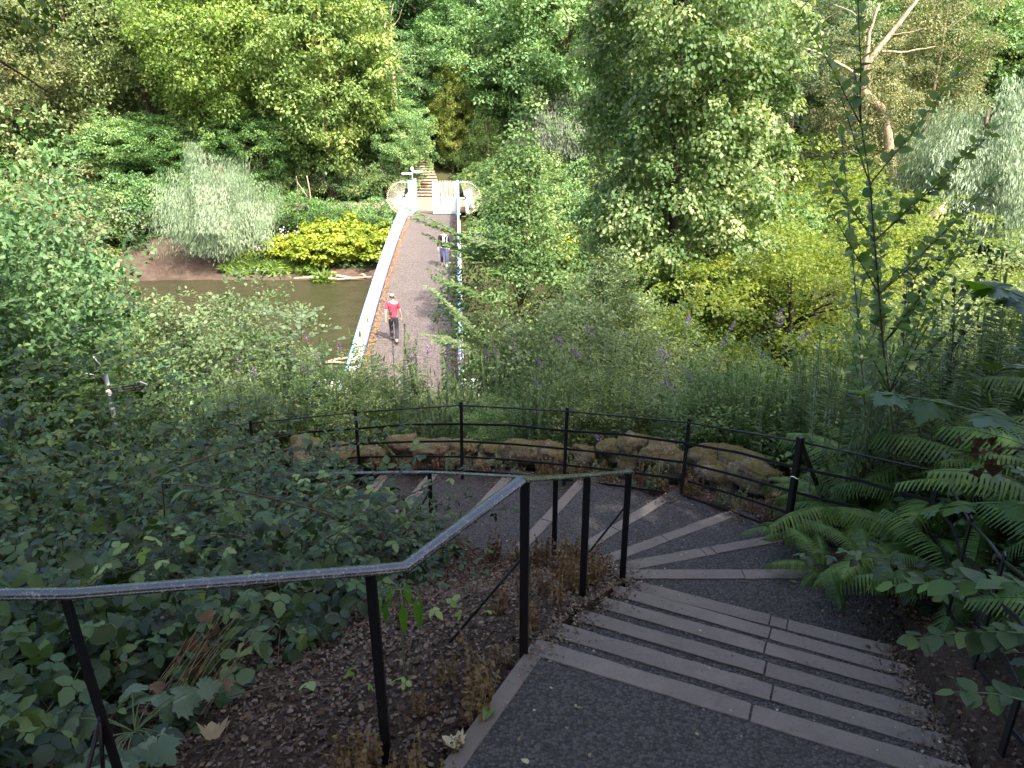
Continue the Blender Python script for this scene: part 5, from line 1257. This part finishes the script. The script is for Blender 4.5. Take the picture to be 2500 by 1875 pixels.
# hornbeam branches reaching across the deck
def spray(name, a, b, seed, label, mat, leaf=.07, side=12, sl=.62, sag=.12):
    p = Plant(seed); A = Vector(a); B = Vector(b); m = (A + B) / 2 + Vector((0, 0, sag)); P = [A.lerp(m, t).lerp(m.lerp(B, t), t) for t in np.linspace(0, 1, 12)]
    p.stem(P, .010, .2); p.along(P, .035, leaf, .8, .05, 1.2, .2, .3, 'alt', .25, .45)
    for k in range(side * 2):
        t = .12 + .85 * k / (side * 2); q = P[int(t * 11)]; d = (P[min(11, int(t * 11) + 1)] - q).normalized(); s_ = d.cross(Vector((0, 0, 1))).normalized() * (1 if k % 2 else -1)
        Q = curve(q, s_ + d * .8 + Vector((0, 0, p.r.uniform(-.1, .15))), sl * (1.1 - t * .7), (0, 0, -.15), 5, .03, p.r); p.stem(Q, .004, .3, 4); p.along(Q, .035, leaf, .8, .02, 1.3, .1, .4, 'alt', .22, .45)
    root = empty(name, A, 0, label, 'branch'); p.finish(root, mat, 'stem', T_OVATE4, None, 0)
for i, (a, b, lb) in enumerate([((1230, 640, 15.8), (985, 505, 14.8), 'hornbeam branch reaching furthest over the bridge deck below the gate'), ((1250, 640, 15.8), (1010, 535, 15), 'hornbeam branch crossing the deck just below the longest one'),
                              ((1250, 690, 15.6), (1040, 575, 15.0), 'hornbeam branch hiding the head of the far walker'), ((1240, 760, 15.4), (1065, 680, 14.8), 'hornbeam branch tip over the middle of the right parapet'),
                              ((1200, 860, 14.0), (1050, 705, 13.6), 'leafy shoot leaning over the deck above the magenta flowers'), ((1230, 600, 15.6), (1120, 590, 15.2), 'short hornbeam branch right of the far walker'), ((1240, 880, 13.6), (1040, 820, 13.2), 'light leafy twig left of the right parapet foot')]):
    spray('hornbeam_branch', aty(*a), aty(*b), 500 + i, lb, 'hornbeam' if i < 4 else 'nearlight', .105)

# maple saplings left of the bridge
def maple_sapling(x, y, h, seed, label, leaf=.11, n=16, mat='maple', T=T_MAPLE, nparts=90, spread=.55):
    p = Plant(seed); z0 = tz(x, y); R = p.r; P = curve((x, y, z0), (0.05, 0, 1), h, (.1, 0, 0), 9, .02, R); p.stem(P, .014, .3)
    for k in range(n):
        t = .25 + .75 * k / n; q = P[int(t * 9)]; az = k * 2.4 + R.uniform(-.3, .3); Q = curve(q, (math.cos(az), math.sin(az), .55), h * spread * (1.1 - .75 * t) * R.uniform(.7, 1.15), (0, 0, -.35), 6, .03, R)
        p.stem(Q, .006, .3, 4); p.along(Q, .085, leaf, .75, .0, 1.1, .2, .3, 'opp', .3, .5)
    root = empty('maple_sapling', (x, y, z0), 0, label, 'sapling'); p.finish(root, mat, 'stem', T, None, nparts); return root
maple_sapling(-4.05, 13.2, 3.3, 601, 'maple sapling with lobed leaves left of the near bridge end', .115, 26, nparts=180)
maple_sapling(-5.0, 12.6, 2.0, 602, 'shorter maple sapling left of the taller one', .10, 18, nparts=60)
maple_sapling(-8.6, 11.8, 4.2, 603, 'tall maple above the left brambles', .13, 34, nparts=150)
maple_sapling(-7.2, 9.6, 3.3, 604, 'maple at the left with shade painted into its bluish leaves', .13, 30, 'bluegreen', nparts=160)  # bluish material puts the shade of this corner into the leaf colour
maple_sapling(-5.9, 9.9, 2.6, 605, 'small shaded maple right of the bluish one', .12, 22, 'hornbeam', nparts=100)

# large maple leaves close to the camera at the right
def near_branch(a, b, seed, label, leaf, gap, mat='backlit', T=T_MAPLE_BIG, nparts=60, sag=.06, name='maple_branch', mode='opp'):
    p = Plant(seed); A = Vector(a); B = Vector(b); m = (A + B) / 2 + Vector((0, 0, sag)); P = [A.lerp(m, t).lerp(m.lerp(B, t), t) for t in np.linspace(0, 1, 9)]
    p.stem(P, .005, .35); p.along(P, gap, leaf, .85, -.05, 1.2, .05, .2, mode, .32, .5)
    root = empty(name, A, 0, label, 'branch'); p.finish(root, mat, 'greenstem', T, None, nparts); return root
near_branch(aty(2620, 1080, 2.5), aty(2110, 955, 3.0), 701, 'maple branch with large bright leaves across the right bank', .125, .17)
near_branch(aty(2620, 820, 2.6), aty(2420, 700, 2.7), 702, 'maple twig with large leaves at the upper right edge', .15, .14)
near_branch(aty(2620, 1250, 2.3), aty(2290, 1240, 2.6), 703, 'maple branch with large leaves over the right fence rail', .12, .16)
near_branch(aty(2620, 1560, 2.1), aty(2230, 1560, 2.3), 704, 'leafy twig low at the right edge beside the steps', .085, .05, 'bramble', T_BIG, 70)
near_branch(aty(2600, 1750, 1.9), aty(2330, 1690, 2.0), 705, 'leafy twig in the lower right corner', .08, .045, 'bramble', T_BIG, 70)
near_branch(aty(2640, 960, 2.8), aty(2440, 890, 3.0), 706, 'maple twig with dark leaves above the longest right branch', .12, .12, 'bramble')
near_branch(aty(2600, 1450, 2.2), aty(2180, 1430, 2.6), 707, 'long drooping leafy branch above the right step ends', .11, .09, 'fern', T_BIG)

# grey crinkled plant and dead stalks at lower left
gp = Plant(801); gb = atd(330, 1790, 2.85)
for k in range(22):
    az = gp.r.uniform(0, 6.28); Q = curve(gb, (math.cos(az) * .8, math.sin(az) * .8, 1.0), gp.r.uniform(.14, .36), (math.cos(az) * .5, math.sin(az) * .5, -.6), 5, .02, gp.r); gp.stem(Q, .004, .6)
    d = (Q[-1] - Q[-2]).normalized(); gp.L.append((tuple(Q[-1]), (d.x, d.y, -.2), (math.cos(az) * .4, math.sin(az) * .4 - .3, 1), gp.r.uniform(.10, .17), gp.r.random()))
r_ = empty('grey_leaved_plant', gb, 0, 'plant with broad crinkled grey green leaves at the lower left', 'plant'); gp.finish(r_, 'greyleaf', 'greenstem', T_MAPLE_BIG, None, 60)
dp = Plant(802); db = atd(410, 1720, 2.9)
for k in range(26):
    Q = curve(db + Vector((dp.r.uniform(-.15, .25), dp.r.uniform(-.1, .1), 0)), (.55 + dp.r.uniform(-.2, .2), .1, 1), dp.r.uniform(.35, .65), (.2, 0, 0), 6, .02, dp.r); dp.stem(Q, .0022, .6, 4)
    if k % 2: dp.L.append((tuple(Q[dp.r.randint(2, 6)]), (.3, dp.r.uniform(-1, 1), -.8), (dp.r.uniform(-1, 1), -1, .3), dp.r.uniform(.045, .08), dp.r.random()))
r_ = empty('dead_stalks', db, 0, 'sheaf of dry straw coloured stalks with shrivelled leaves below the left handrail', 'dead plant'); dp.finish(r_, 'litter', 'drystem', T_MAPLE_BIG, None, 30, 'dry_leaf')
# drooping long leaves beside the middle post (dock-like plant)
hp = Plant(803); hb = aty(975, 1440, 3.0)
for k in range(9):
    az = k * .7; Q = curve(hb, (math.cos(az) * .6, math.sin(az) * .4, .6), .10, (0, 0, -1.5), 3, .02, hp.r); hp.stem(Q, .003, .6); hp.L.append((tuple(Q[-1]), (math.cos(az) * .25, math.sin(az) * .2, -1), (math.cos(az), math.sin(az) - .4, .3), hp.r.uniform(.13, .19), .4 + .1 * (k % 3)))
Q = [Vector((hb.x, hb.y, tz(hb.x, hb.y))), hb]; hp.stem(Q, .006, .8)
r_ = empty('drooping_plant', hb, 0, 'plant with long drooping leaves just right of the middle handrail post', 'plant'); hp.finish(r_, 'backlit', 'greenstem', T_LANCE, None, 20)
dq = Plant(804)
for k in range(10):
    a = aty(2400 + dq.r.uniform(-60, 70), 1110 + dq.r.uniform(-60, 40), 2.7); dq.L.append((tuple(a), (dq.r.uniform(-.6, .6), .1, -1), (dq.r.uniform(-1, 1), -1, .2), dq.r.uniform(.035, .06), dq.r.random() * .4))
A = aty(2560, 1100, 2.7); B = aty(2330, 1120, 2.7); dq.stem([A, (A + B) / 2 + Vector((0, 0, .03)), B], .006, .5)
r_ = empty('withered_twig', A, 0, 'twig with withered dark brown leaves at the right edge', 'twig'); dq.finish(r_, 'litter', 'stem', T_MAPLE_BIG, None, 20, 'withered_leaf')

# ---- dried weeds along the inside edge of the steps, leaf litter, scraps
def dry_proto(seed, h=.3, n=9, mat='dryweed'):
    p = Plant(seed)
    for i in range(n):
        a = p.r.uniform(0, 6.28); q = .09 * p.r.random() ** .5; P = curve((math.cos(a) * q, math.sin(a) * q, 0), (p.r.uniform(-.25, .25), p.r.uniform(-.25, .25), 1), h * p.r.uniform(.5, 1.1), (0, 0, 0), 5, .03, p.r); p.stem(P, .0022, .5, 4)
        p.along(P, .013, .042, .7, -.5, .2, .1, .4, 'spiral', .5, .5)
    return leafmesh('leaves', T_KITE, *p.arrays()), p.stems_mesh()
DP = [dry_proto(90 + i) for i in range(3)]
rd = random.Random(4)
def dry(x, y, s, mat, lb, grp, z=None):
    L, st = DP[rd.randrange(3)]; o = empty('dried_weed', (x, y, (tz(x, y) if z is None else z) - .01), rd.uniform(0, 6.28), lb, 'weed', grp, scale=(s, s, s * rd.uniform(.8, 1.3)))
    link('stems', st, M['drystem'], o); link('foliage', L, M[mat], o, kind='stuff')
edge = [(-.22, 2.35, -2.72), (-.02, 2.75, -2.75), (.0, 3.05, -2.77), (.08, 3.35, -2.82), (.22, 3.7, -2.95), (.36, 4.0, -3.05), (.5, 4.35, -3.2), (.66, 4.65, -3.33), (.76, 4.95, -3.5), (.74, 5.3, -3.65), (.66, 5.6, -3.8), (.4, 5.9, -3.98), (.0, 6.1, -4.15), (-.4, 6.3, -4.28), (-.8, 6.6, -4.38)]
for k in range(52):
    i = rd.randrange(len(edge) - 1); t = rd.random(); a = Vector(edge[i]).lerp(Vector(edge[i + 1]), t); x = a.x - abs(rd.gauss(0, .13)) - .03; y = a.y + rd.gauss(0, .05)
    dry(x, y, rd.uniform(.4, .95), rd.choice(['dryweed', 'dryweed', 'redweed']), 'clump of dried brown weeds along the inner edge of the steps', 'dried weeds along the inner step edge')
for k in range(16):
    x = rd.uniform(-.75, -.25); y = rd.uniform(2.1, 2.5); dry(x, y, rd.uniform(.5, .9), 'dryweed', 'dried weeds at the foot of the nearest handrail post', 'dried weeds by the nearest post')
for k in range(70):
    x = rd.uniform(-2.4, 2.5); y = float(np.interp(x, [-2.4, -.6, .6, 1.8, 2.5], [8.95, 8.5, 8.05, 7.35, 6.2])) + rd.uniform(-.12, .3)
    dry(x, y, rd.uniform(.45, .95), rd.choice(['dryweed', 'dryweed', 'redweed', 'olive']), 'dried weeds in front of the mossy stones at the foot of the outer fence', 'dried weeds under the outer fence')
def surf(x, y):
    z = terr(x, y)
    for poly, D in TREADS: z = np.where(inside(poly, x, y), -D + .008, z + 0)
    return z
def litter(name, n, region, T, s0, s1, mat, seed, flat=.25):
    r = np.random.default_rng(seed); P = region(r, n); z = surf(P[:, 0], P[:, 1]) + .004 + r.random(len(P)) * .012; n = len(P)
    me = leafmesh(name, T, np.c_[P, z], unit(r.normal(size=(n, 3)) * [1, 1, .12]), unit(UP + r.normal(0, flat, (n, 3))), r.uniform(s0, s1, n), r.random(n)); return link(name, me, M[mat], kind='stuff')
def inner(r, n):
    x = r.uniform(-2.4, .8, n * 2); y = r.uniform(1.4, 7.0, n * 2); m = np.ones(n * 2, bool)
    for poly, D in TREADS: m &= ~inside(poly, x, y)
    return np.c_[x, y][m][:n]
def outer(r, n):
    x = r.uniform(-3, 3.6, n * 4); y = r.uniform(1.5, 9.4, n * 4); m = np.ones(n * 4, bool)
    for poly, D in TREADS: m &= ~inside(poly, x, y)
    m &= (x > 2.0) | (y > np.interp(x, [-3, -.2, .6, 1.5, 2.3], [8.7, 8.0, 7.6, 7.1, 5.9]))
    return np.c_[x, y][m][:n]
def onsteps(r, n):
    x = r.uniform(-3.9, 3.0, n * 3); y = r.uniform(1.3, 8.9, n * 3); m = np.zeros(n * 3, bool)
    for poly, D in TREADS: m |= inside(poly, x, y)
    return np.c_[x, y][m][:n]
litter('leaf_litter', 30000, inner, T_KITE, .010, .036, 'litter', 61, .9)
litter('curled_leaf_litter', 4200, inner, T_OVATE, .018, .052, 'litter', 67, 1.1)
tw = MB(); rt = random.Random(15)
for k in range(240):
    x = rt.uniform(-2.3, .7); y = rt.uniform(1.5, 6.6)
    if any(inside(poly, np.array([x]), np.array([y]))[0] for poly, D in TREADS): continue
    a = rt.uniform(0, 3.14); L = rt.uniform(.08, .4); P = []
    for q in range(5):
        t = q / 4 - .5; px = x + math.cos(a) * L * t + rt.uniform(-.015, .015); py = y + math.sin(a) * L * t + rt.uniform(-.015, .015); P.append((px, py, tz(px, py) + .012 + rt.uniform(0, .012)))
    tw.tube(P, [.0028, .0026, .0022, .0018, .001], 4)
tw.build('fallen_twigs', M['stem'], kind='stuff')
litter('leaf_litter', 16000, outer, T_KITE, .010, .036, 'litter', 62, .9)
def wedge(r, n):
    q = r.normal(size=(n * 2, 2)) * [.28, .42] + [2.95, 4.3]; return q[q[:, 0] > 2.25][:n]
litter('leaf_litter', 2200, wedge, T_OVATE4, .012, .04, 'litter', 66, .6)
litter('dry_leaf_scraps', 420, onsteps, T_KITE, .010, .026, 'chips', 63)
litter('dark_debris', 1500, onsteps, T_KITE, .006, .016, 'litter', 64)
def stepedge(r, n):
    out = []
    for k, (a, b, D) in enumerate(NOS[:13]):
        A = np.array(a); B = np.array(b); d = (B - A) / np.linalg.norm(B - A); nn = np.array([d[1], -d[0]]); 
        ref = np.array([.5, 1.]) - A if k == 0 else (np.array(NOS[k-1][0]) + np.array(NOS[k-1][1])) / 2 - (A + B) / 2
        if nn @ ref > 0: nn = -nn
        t = r.random(n // 13)[:, None]; out.append(A + (B - A) * t + nn * (.03 + abs(r.normal(0, .035, (n // 13, 1)))))
    return np.concatenate(out)
def treadends(r, n):
    out = []
    for k, (a, b, D) in enumerate(NOS[:13]):
        A = np.array(a); B = np.array(b); d = (B - A) / np.linalg.norm(B - A); nn = np.array([d[1], -d[0]]); q = n // 26
        for P0_, sg in ((A, 1), (B, -1)):
            out.append(P0_ + d * (sg * abs(r.normal(0, .10, (q, 1))) - sg * .06) + nn * r.normal(0, .14, (q, 1)))
    return np.concatenate(out)
litter('step_end_debris', 7500, treadends, T_OVATE4, .008, .026, 'litter', 68, .5)
litter('step_end_scraps', 900, treadends, T_KITE, .010, .024, 'chips', 69, .5)
litter('step_edge_debris', 7000, stepedge, T_KITE, .007, .028, 'litter', 65)
# scraps heaped where the deck meets the parapets
r = np.random.default_rng(77); n = 5200; yy = r.uniform(20, 50.5, n); sd = r.integers(0, 2, n); off = abs(r.normal(0, .09, n)) + .02
xx = np.where(sd == 0, bxl(yy) + off, bxl(yy) + WID - off)
link('rusty_leaf_drift', leafmesh('rusty_leaf_drift', T_KITE, np.c_[xx, yy, bz(yy) + .008 + r.random(n) * .02], unit(r.normal(size=(n, 3)) * [1, 1, .2]), unit(UP + r.normal(0, .3, (n, 3))), r.uniform(.04, .09, n), r.random(n)), M['rust'], kind='stuff')

# a few larger fallen leaves that catch the eye
def fallen(nxp, nyp, D, s, az, mat, lb, T=T_MAPLE_BIG, tint=.7, curl=.5):
    p = atd(nxp, nyp, D); tv = np.array(T[0]).copy(); tv[:, 2] += curl * tv[:, 0] ** 2 * 1.6 + .25 * (tv[:, 1] - .4) ** 2
    o = link('fallen_leaf', mesh_np('fallen_leaf', tv, np.array(T[1]), np.full(len(tv), tint)), M[mat], loc=p + Vector((0, 0, .012)), rot=(.1, .15, az), scale=(s, s, s)); tag(o, lb, 'leaf')
fallen(1942, 1428, 3.6, .055, .6, 'bluegreen', 'small blue green leaf lying on the wedge landing', T_BIG, .6)
fallen(1205, 1735, 2.7, .085, 2.6, 'bramblenew', 'curled green leaf on the kerb at the left of the top landing', T_BIG, .4, 1.2)
fallen(1120, 1828, 2.7, .09, 1.0, 'chips', 'pale crumpled leaf beside the kerb at the bottom', T_MAPLE_BIG, .9, .9)
fallen(520, 1810, 2.78, .10, .4, 'chips', 'large pale curled leaf on the bare soil at the lower left', T_MAPLE_BIG, .55, 1.5)
fallen(1290, 1870, 2.7, .04, .9, 'chips', 'small tan leaf near the bottom edge of the landing', T_BIG, .8)
fallen(1850, 1770, 2.85, .03, .2, 'chips', 'yellowish leaf scrap between the top two step edges', T_BIG, .9)

# ---- trees whose crowns shade the steps (beside and behind the camera) and the leaves hanging into the upper left
SH = [(6.5, -2.5, 1.1, 1.3), (.5, -6.0, 1.1, 1.35), (12.2, -1.5, 1.1, 1.2), (-5.5, -4.8, 1.0, 1.3)]
for i, (x, y, s, sz) in enumerate(SH):
    plant('shade_tree', 'darkA', x, y, 'large tree on the bank behind the camera shading the steps', 'tree', 'mid', s, sz, i * 1.3, 'shade trees behind the camera')
pr = PROTO
(L_, C_) = crown(91, 2.1, 2.7, -1.1, 120, 46, .075, .42, kind='broad', T=T_OVATE4, droop=1.3, upn=.6, flat=.9)
ho = empty('overhanging_tree', (-6.5, 4.6, tz(-6.5, 4.6)), 0, 'dark drooping foliage hanging into the upper left corner', 'tree')
P = [Vector((0, 0, -.2)), Vector((.2, .1, 2.2)), Vector((.9, .5, 4.0)), Vector((1.8, 1.0, 5.0))]
mb = MB(); mb.tube(P, [.16, .12, .07, .03], 8)
for c in C_[:30]: mb.tube([P[2], (P[3] + Vector(c) + Vector((1.2, .9, 4.4))) / 2, Vector(c) + Vector((1.2, .9, 4.4))], [.03, .018, .006], 5)
mb.build('trunk', M['bark'], ho, smooth=True)
f = link('foliage', leafmesh('foliage', *L_), M['shadeleaf'], ho, kind='stuff'); f.location = (1.05, .9, 4.9)

# ------------------------------------------------------------------ people on the bridge
def skin_mesh(name, verts, edges, radii, root=0, sub=2):
    me = bpy.data.meshes.new(name); me.from_pydata([tuple(v) for v in verts], edges, []); me.update()
    o = bpy.data.objects.new(name, me); col.objects.link(o)
    m = o.modifiers.new('skin', 'SKIN'); m.use_smooth_shade = True
    for i, r_ in enumerate(radii):
        sv = me.skin_vertices[0].data[i]; sv.radius = r_ if hasattr(r_, '__len__') else (r_, r_); sv.use_root = (i == root)
    s2 = o.modifiers.new('sub', 'SUBSURF'); s2.levels = sub; s2.render_levels = sub
    dg = bpy.context.evaluated_depsgraph_get(); ev = o.evaluated_get(dg); nm = bpy.data.meshes.new_from_object(ev)
    bpy.data.objects.remove(o); nm.name = name
    nm.polygons.foreach_set('use_smooth', np.ones(len(nm.polygons), bool)); return nm
def person(loc, rz, label, top, legs, shoe, hairc, bald=False, stride=1, strap=False, long_sleeve=False):
    root = empty('person', loc, rz, label, 'person')
    # facing +y in local space; stride=1 puts the left leg forward
    s = stride
    hipL, hipR = (-.095, 0, .92), (.095, 0, .92)
    kL, kR = (-.10, .10 * s + .06, .50), (.10, -.04 * s + .07, .50)
    aL, aR = (-.10, .22 * s - .0, .09), (.10, -.26 * s, .13 if s > 0 else .09)
    tL, tR = (-.11, .36 * s + (.0 if s > 0 else .1), .04), (.11, -.14 * s if s > 0 else .28, .05)
    if s < 0: aL = (-.10, -.26, .13); tL = (-.11, -.13, .05); aR = (.10, .22, .09); tR = (.11, .36, .04)
    shL, shR = (-.175, 0, 1.425), (.175, 0, 1.425)
    eL, eR = (-.235, -.10 * s, 1.15), (.235, .08 * s - .03, 1.15)
    wL, wR = (-.25, .05 - .12 * s, .92), (.26, .10 + .08 * s, .92)
    V = [(0, 0, .97), (0, 0, 1.13), (0, .0, 1.32), (0, -.005, 1.45), (0, 0, 1.53), (0, .02, 1.61), (0, .012, 1.71), (0, .01, 1.765),
         shL, eL, wL, (wL[0], wL[1] + .03, wL[2] - .09), shR, eR, wR, (wR[0], wR[1] + .03, wR[2] - .09), hipL, kL, aL, tL, hipR, kR, aR, tR]
    E_ = [(0,1),(1,2),(2,3),(3,4),(4,5),(5,6),(6,7),(3,8),(8,9),(9,10),(10,11),(3,12),(12,13),(13,14),(14,15),(0,16),(16,17),(17,18),(18,19),(0,20),(20,21),(21,22),(22,23)]
    R_ = [(.14,.10),(.13,.095),(.155,.10),(.10,.075),.052,.075,.088,.05,.062,.043,.03,.033,.062,.043,.03,.033,.085,.058,.042,.035,.085,.058,.042,.035]
    link('body', skin_mesh('body', V, E_, R_), M['skin'], root)
    # fingers and face features
    for hx, hy, hz, sg in ((wL[0], wL[1] + .03, wL[2] - .10, -1), (wR[0], wR[1] + .03, wR[2] - .10, 1)):
        mb = MB()
        for k in range(4): mb.tube([(hx, hy + (k - 1.5) * .019, hz + .015), (hx - sg * .004, hy + (k - 1.5) * .02 + .005, hz - .04), (hx - sg * .018, hy + (k - 1.5) * .019 + .01, hz - .075 + .008 * abs(k - 1.3))], [.0095, .0085, .006], 6)
        mb.tube([(hx, hy + .03, hz + .035), (hx - sg * .012, hy + .05, hz + .0), (hx - sg * .02, hy + .055, hz - .03)], [.011, .0095, .007], 6)
        mb.build('fingers', M['skin'], root, smooth=True)
    mb = MB(); mb.tube([(0, .10, 1.655), (0, .115, 1.635), (0, .10, 1.625)], [.006, .014, .01], 6)
    for sg in (-1, 1): mb.tube([(sg * .088, .0, 1.675), (sg * .10, -.01, 1.65), (sg * .088, .0, 1.62)], [.008, .014, .008], 6)
    mb.build('nose_and_ears', M['skin'], root, smooth=True)
    mb = MB()
    for sg in (-1, 1): mb.tube([(sg * .032 - .012, .088, 1.672), (sg * .032, .093, 1.672), (sg * .032 + .012, .088, 1.672)], [.003, .007, .003], 6)
    mb.tube([(-.025, .086, 1.592), (0, .093, 1.59), (.025, .086, 1.592)], [.002, .005, .002], 5); mb.build('eyes_and_mouth', M['hair'], root, smooth=True)
    # hair: a cap round the back and sides (open crown when balding)
    bm = bmesh.new(); bmesh.ops.create_icosphere(bm, subdivisions=3, radius=1)
    kill = [v for v in bm.verts if v.co.z < -.45 or (v.co.y > .45 and v.co.z < .55) or (bald and (v.co.z > .30))]
    bmesh.ops.delete(bm, geom=kill, context='VERTS')
    for v in bm.verts: v.co = Vector((v.co.x * .096, v.co.y * .108 - .004, v.co.z * .118 + 1.675))
    me = bpy.data.meshes.new('hair'); bm.to_mesh(me); bm.free(); me.polygons.foreach_set('use_smooth', np.ones(len(me.polygons), bool)); link('hair', me, M[hairc], root)
    # shirt or jacket
    cut = .55 if not long_sleeve else .97
    def lp(a, b, t): return tuple(Vector(a).lerp(Vector(b), t))
    sv = [(0, 0, .90), (0, 0, .99), (0, 0, 1.13), (0, 0, 1.32), (0, -.005, 1.44), (0, 0, 1.49), shL, lp(shL, eL, .8), shR, lp(shR, eR, .8)]
    se = [(0,1),(1,2),(2,3),(3,4),(4,5),(4,6),(6,7),(4,8),(8,9)]; sr = [(.172,.13),(.168,.125),(.155,.115),(.175,.12),(.12,.09),.07,.072,.066,.072,.066]
    if long_sleeve:
        sv += [eL, lp(eL, wL, .9), eR, lp(eR, wR, .9)]; se += [(7,10),(10,11),(9,12),(12,13)]; sr += [.062,.05,.062,.05]
    link('jacket' if long_sleeve else 'shirt', skin_mesh('top', sv, se, sr), M[top], root)
    tv = [(0, 0, 1.0), (0, 0, .93), (-.095, 0, .86), kL, lp(kL, aL, .9), (.095, 0, .86), kR, lp(kR, aR, .9)]
    te = [(0,1),(1,2),(2,3),(3,4),(1,5),(5,6),(6,7)]; tr = [(.145,.108),(.155,.115),.10,.077,.066,.10,.077,.066]
    link('trousers', skin_mesh('trousers', tv, te, tr), M[legs], root)
    for a, t in ((aL, tL), (aR, tR)):
        a = Vector(a); t = Vector(t); h = a + (a - t).normalized() * .05; h.z = t.z + (a.z - .09) * .5
        me = skin_mesh('shoe', [h, (a.x, a.y, (a.z + t.z) / 2 - .005), t, t + (t - a).normalized() * .07], [(0,1),(1,2),(2,3)], [(.04,.035),(.045,.05),(.047,.032),(.032,.02)], 0, 1); link('shoe', me, M[shoe], root)
    if strap:
        mb = MB(); mb.bar((-.17, .10, 1.44), (-.12, .15, .98), .035, .01, up=(0, 1, 0)); mb.build('strap', M['greytop'], root)
        mb = MB(); mb.box((.0, .105, 1.22), (.12, .06, .44)); mb.build('undershirt', M['greytop'], root, bevel=.02)
    return root
person((-4.13, 25.75, bz(25.75)), .06, 'balding man in a crimson t-shirt walking away along the bridge', 'redshirt', 'trousers', 'shoe', 'hair', True, 1)
person((-3.17, 35.6, bz(35.6)), math.pi + .1, 'walker in a black jacket and navy jeans coming across the bridge behind hornbeam leaves', 'jacket', 'jeans', 'trainer', 'hair', False, 1, True, True)

# ------------------------------------------------------------------ a pale house glimpsed at the top of the wood
hx, hy = -8.0, 112.0; hz = 5.0
ho = empty('hilltop_house', (hx, hy, hz), .2, 'pale rendered house glimpsed through the treetops at the top', 'house')
mb = MB(); mb.box((0, 0, 2.6), (11, 8, 7.2)); mb.build('wall', M['brick'], ho)
mb = MB(); mb.add([(-5.9, -4.4, 6.1), (5.9, -4.4, 6.1), (5.9, 4.4, 6.1), (-5.9, 4.4, 6.1), (-5.9, 0, 9.4), (5.9, 0, 9.4)], [(0, 1, 5, 4), (2, 3, 4, 5), (0, 4, 3), (1, 2, 5), (0, 3, 2, 1)]); mb.build('roof', M['slate'], ho)
for wx in (-3.6, 0, 3.6):
    for wz in (1.4, 4.4):
        mb = MB()
        for sx_, sz_, dx_, dz_ in ((1.2, .1, 0, .75), (1.2, .1, 0, -.75), (.1, 1.6, .6, 0), (.1, 1.6, -.6, 0)): mb.box((wx + dx_, -4.03, wz + dz_), (sx_, .08, sz_))
        wf = mb.build('window', M['signwhite'], ho); mb = MB(); mb.box((wx, -4.015, wz), (1.1, .02, 1.4)); mb.build('pane', M['pane'], wf)
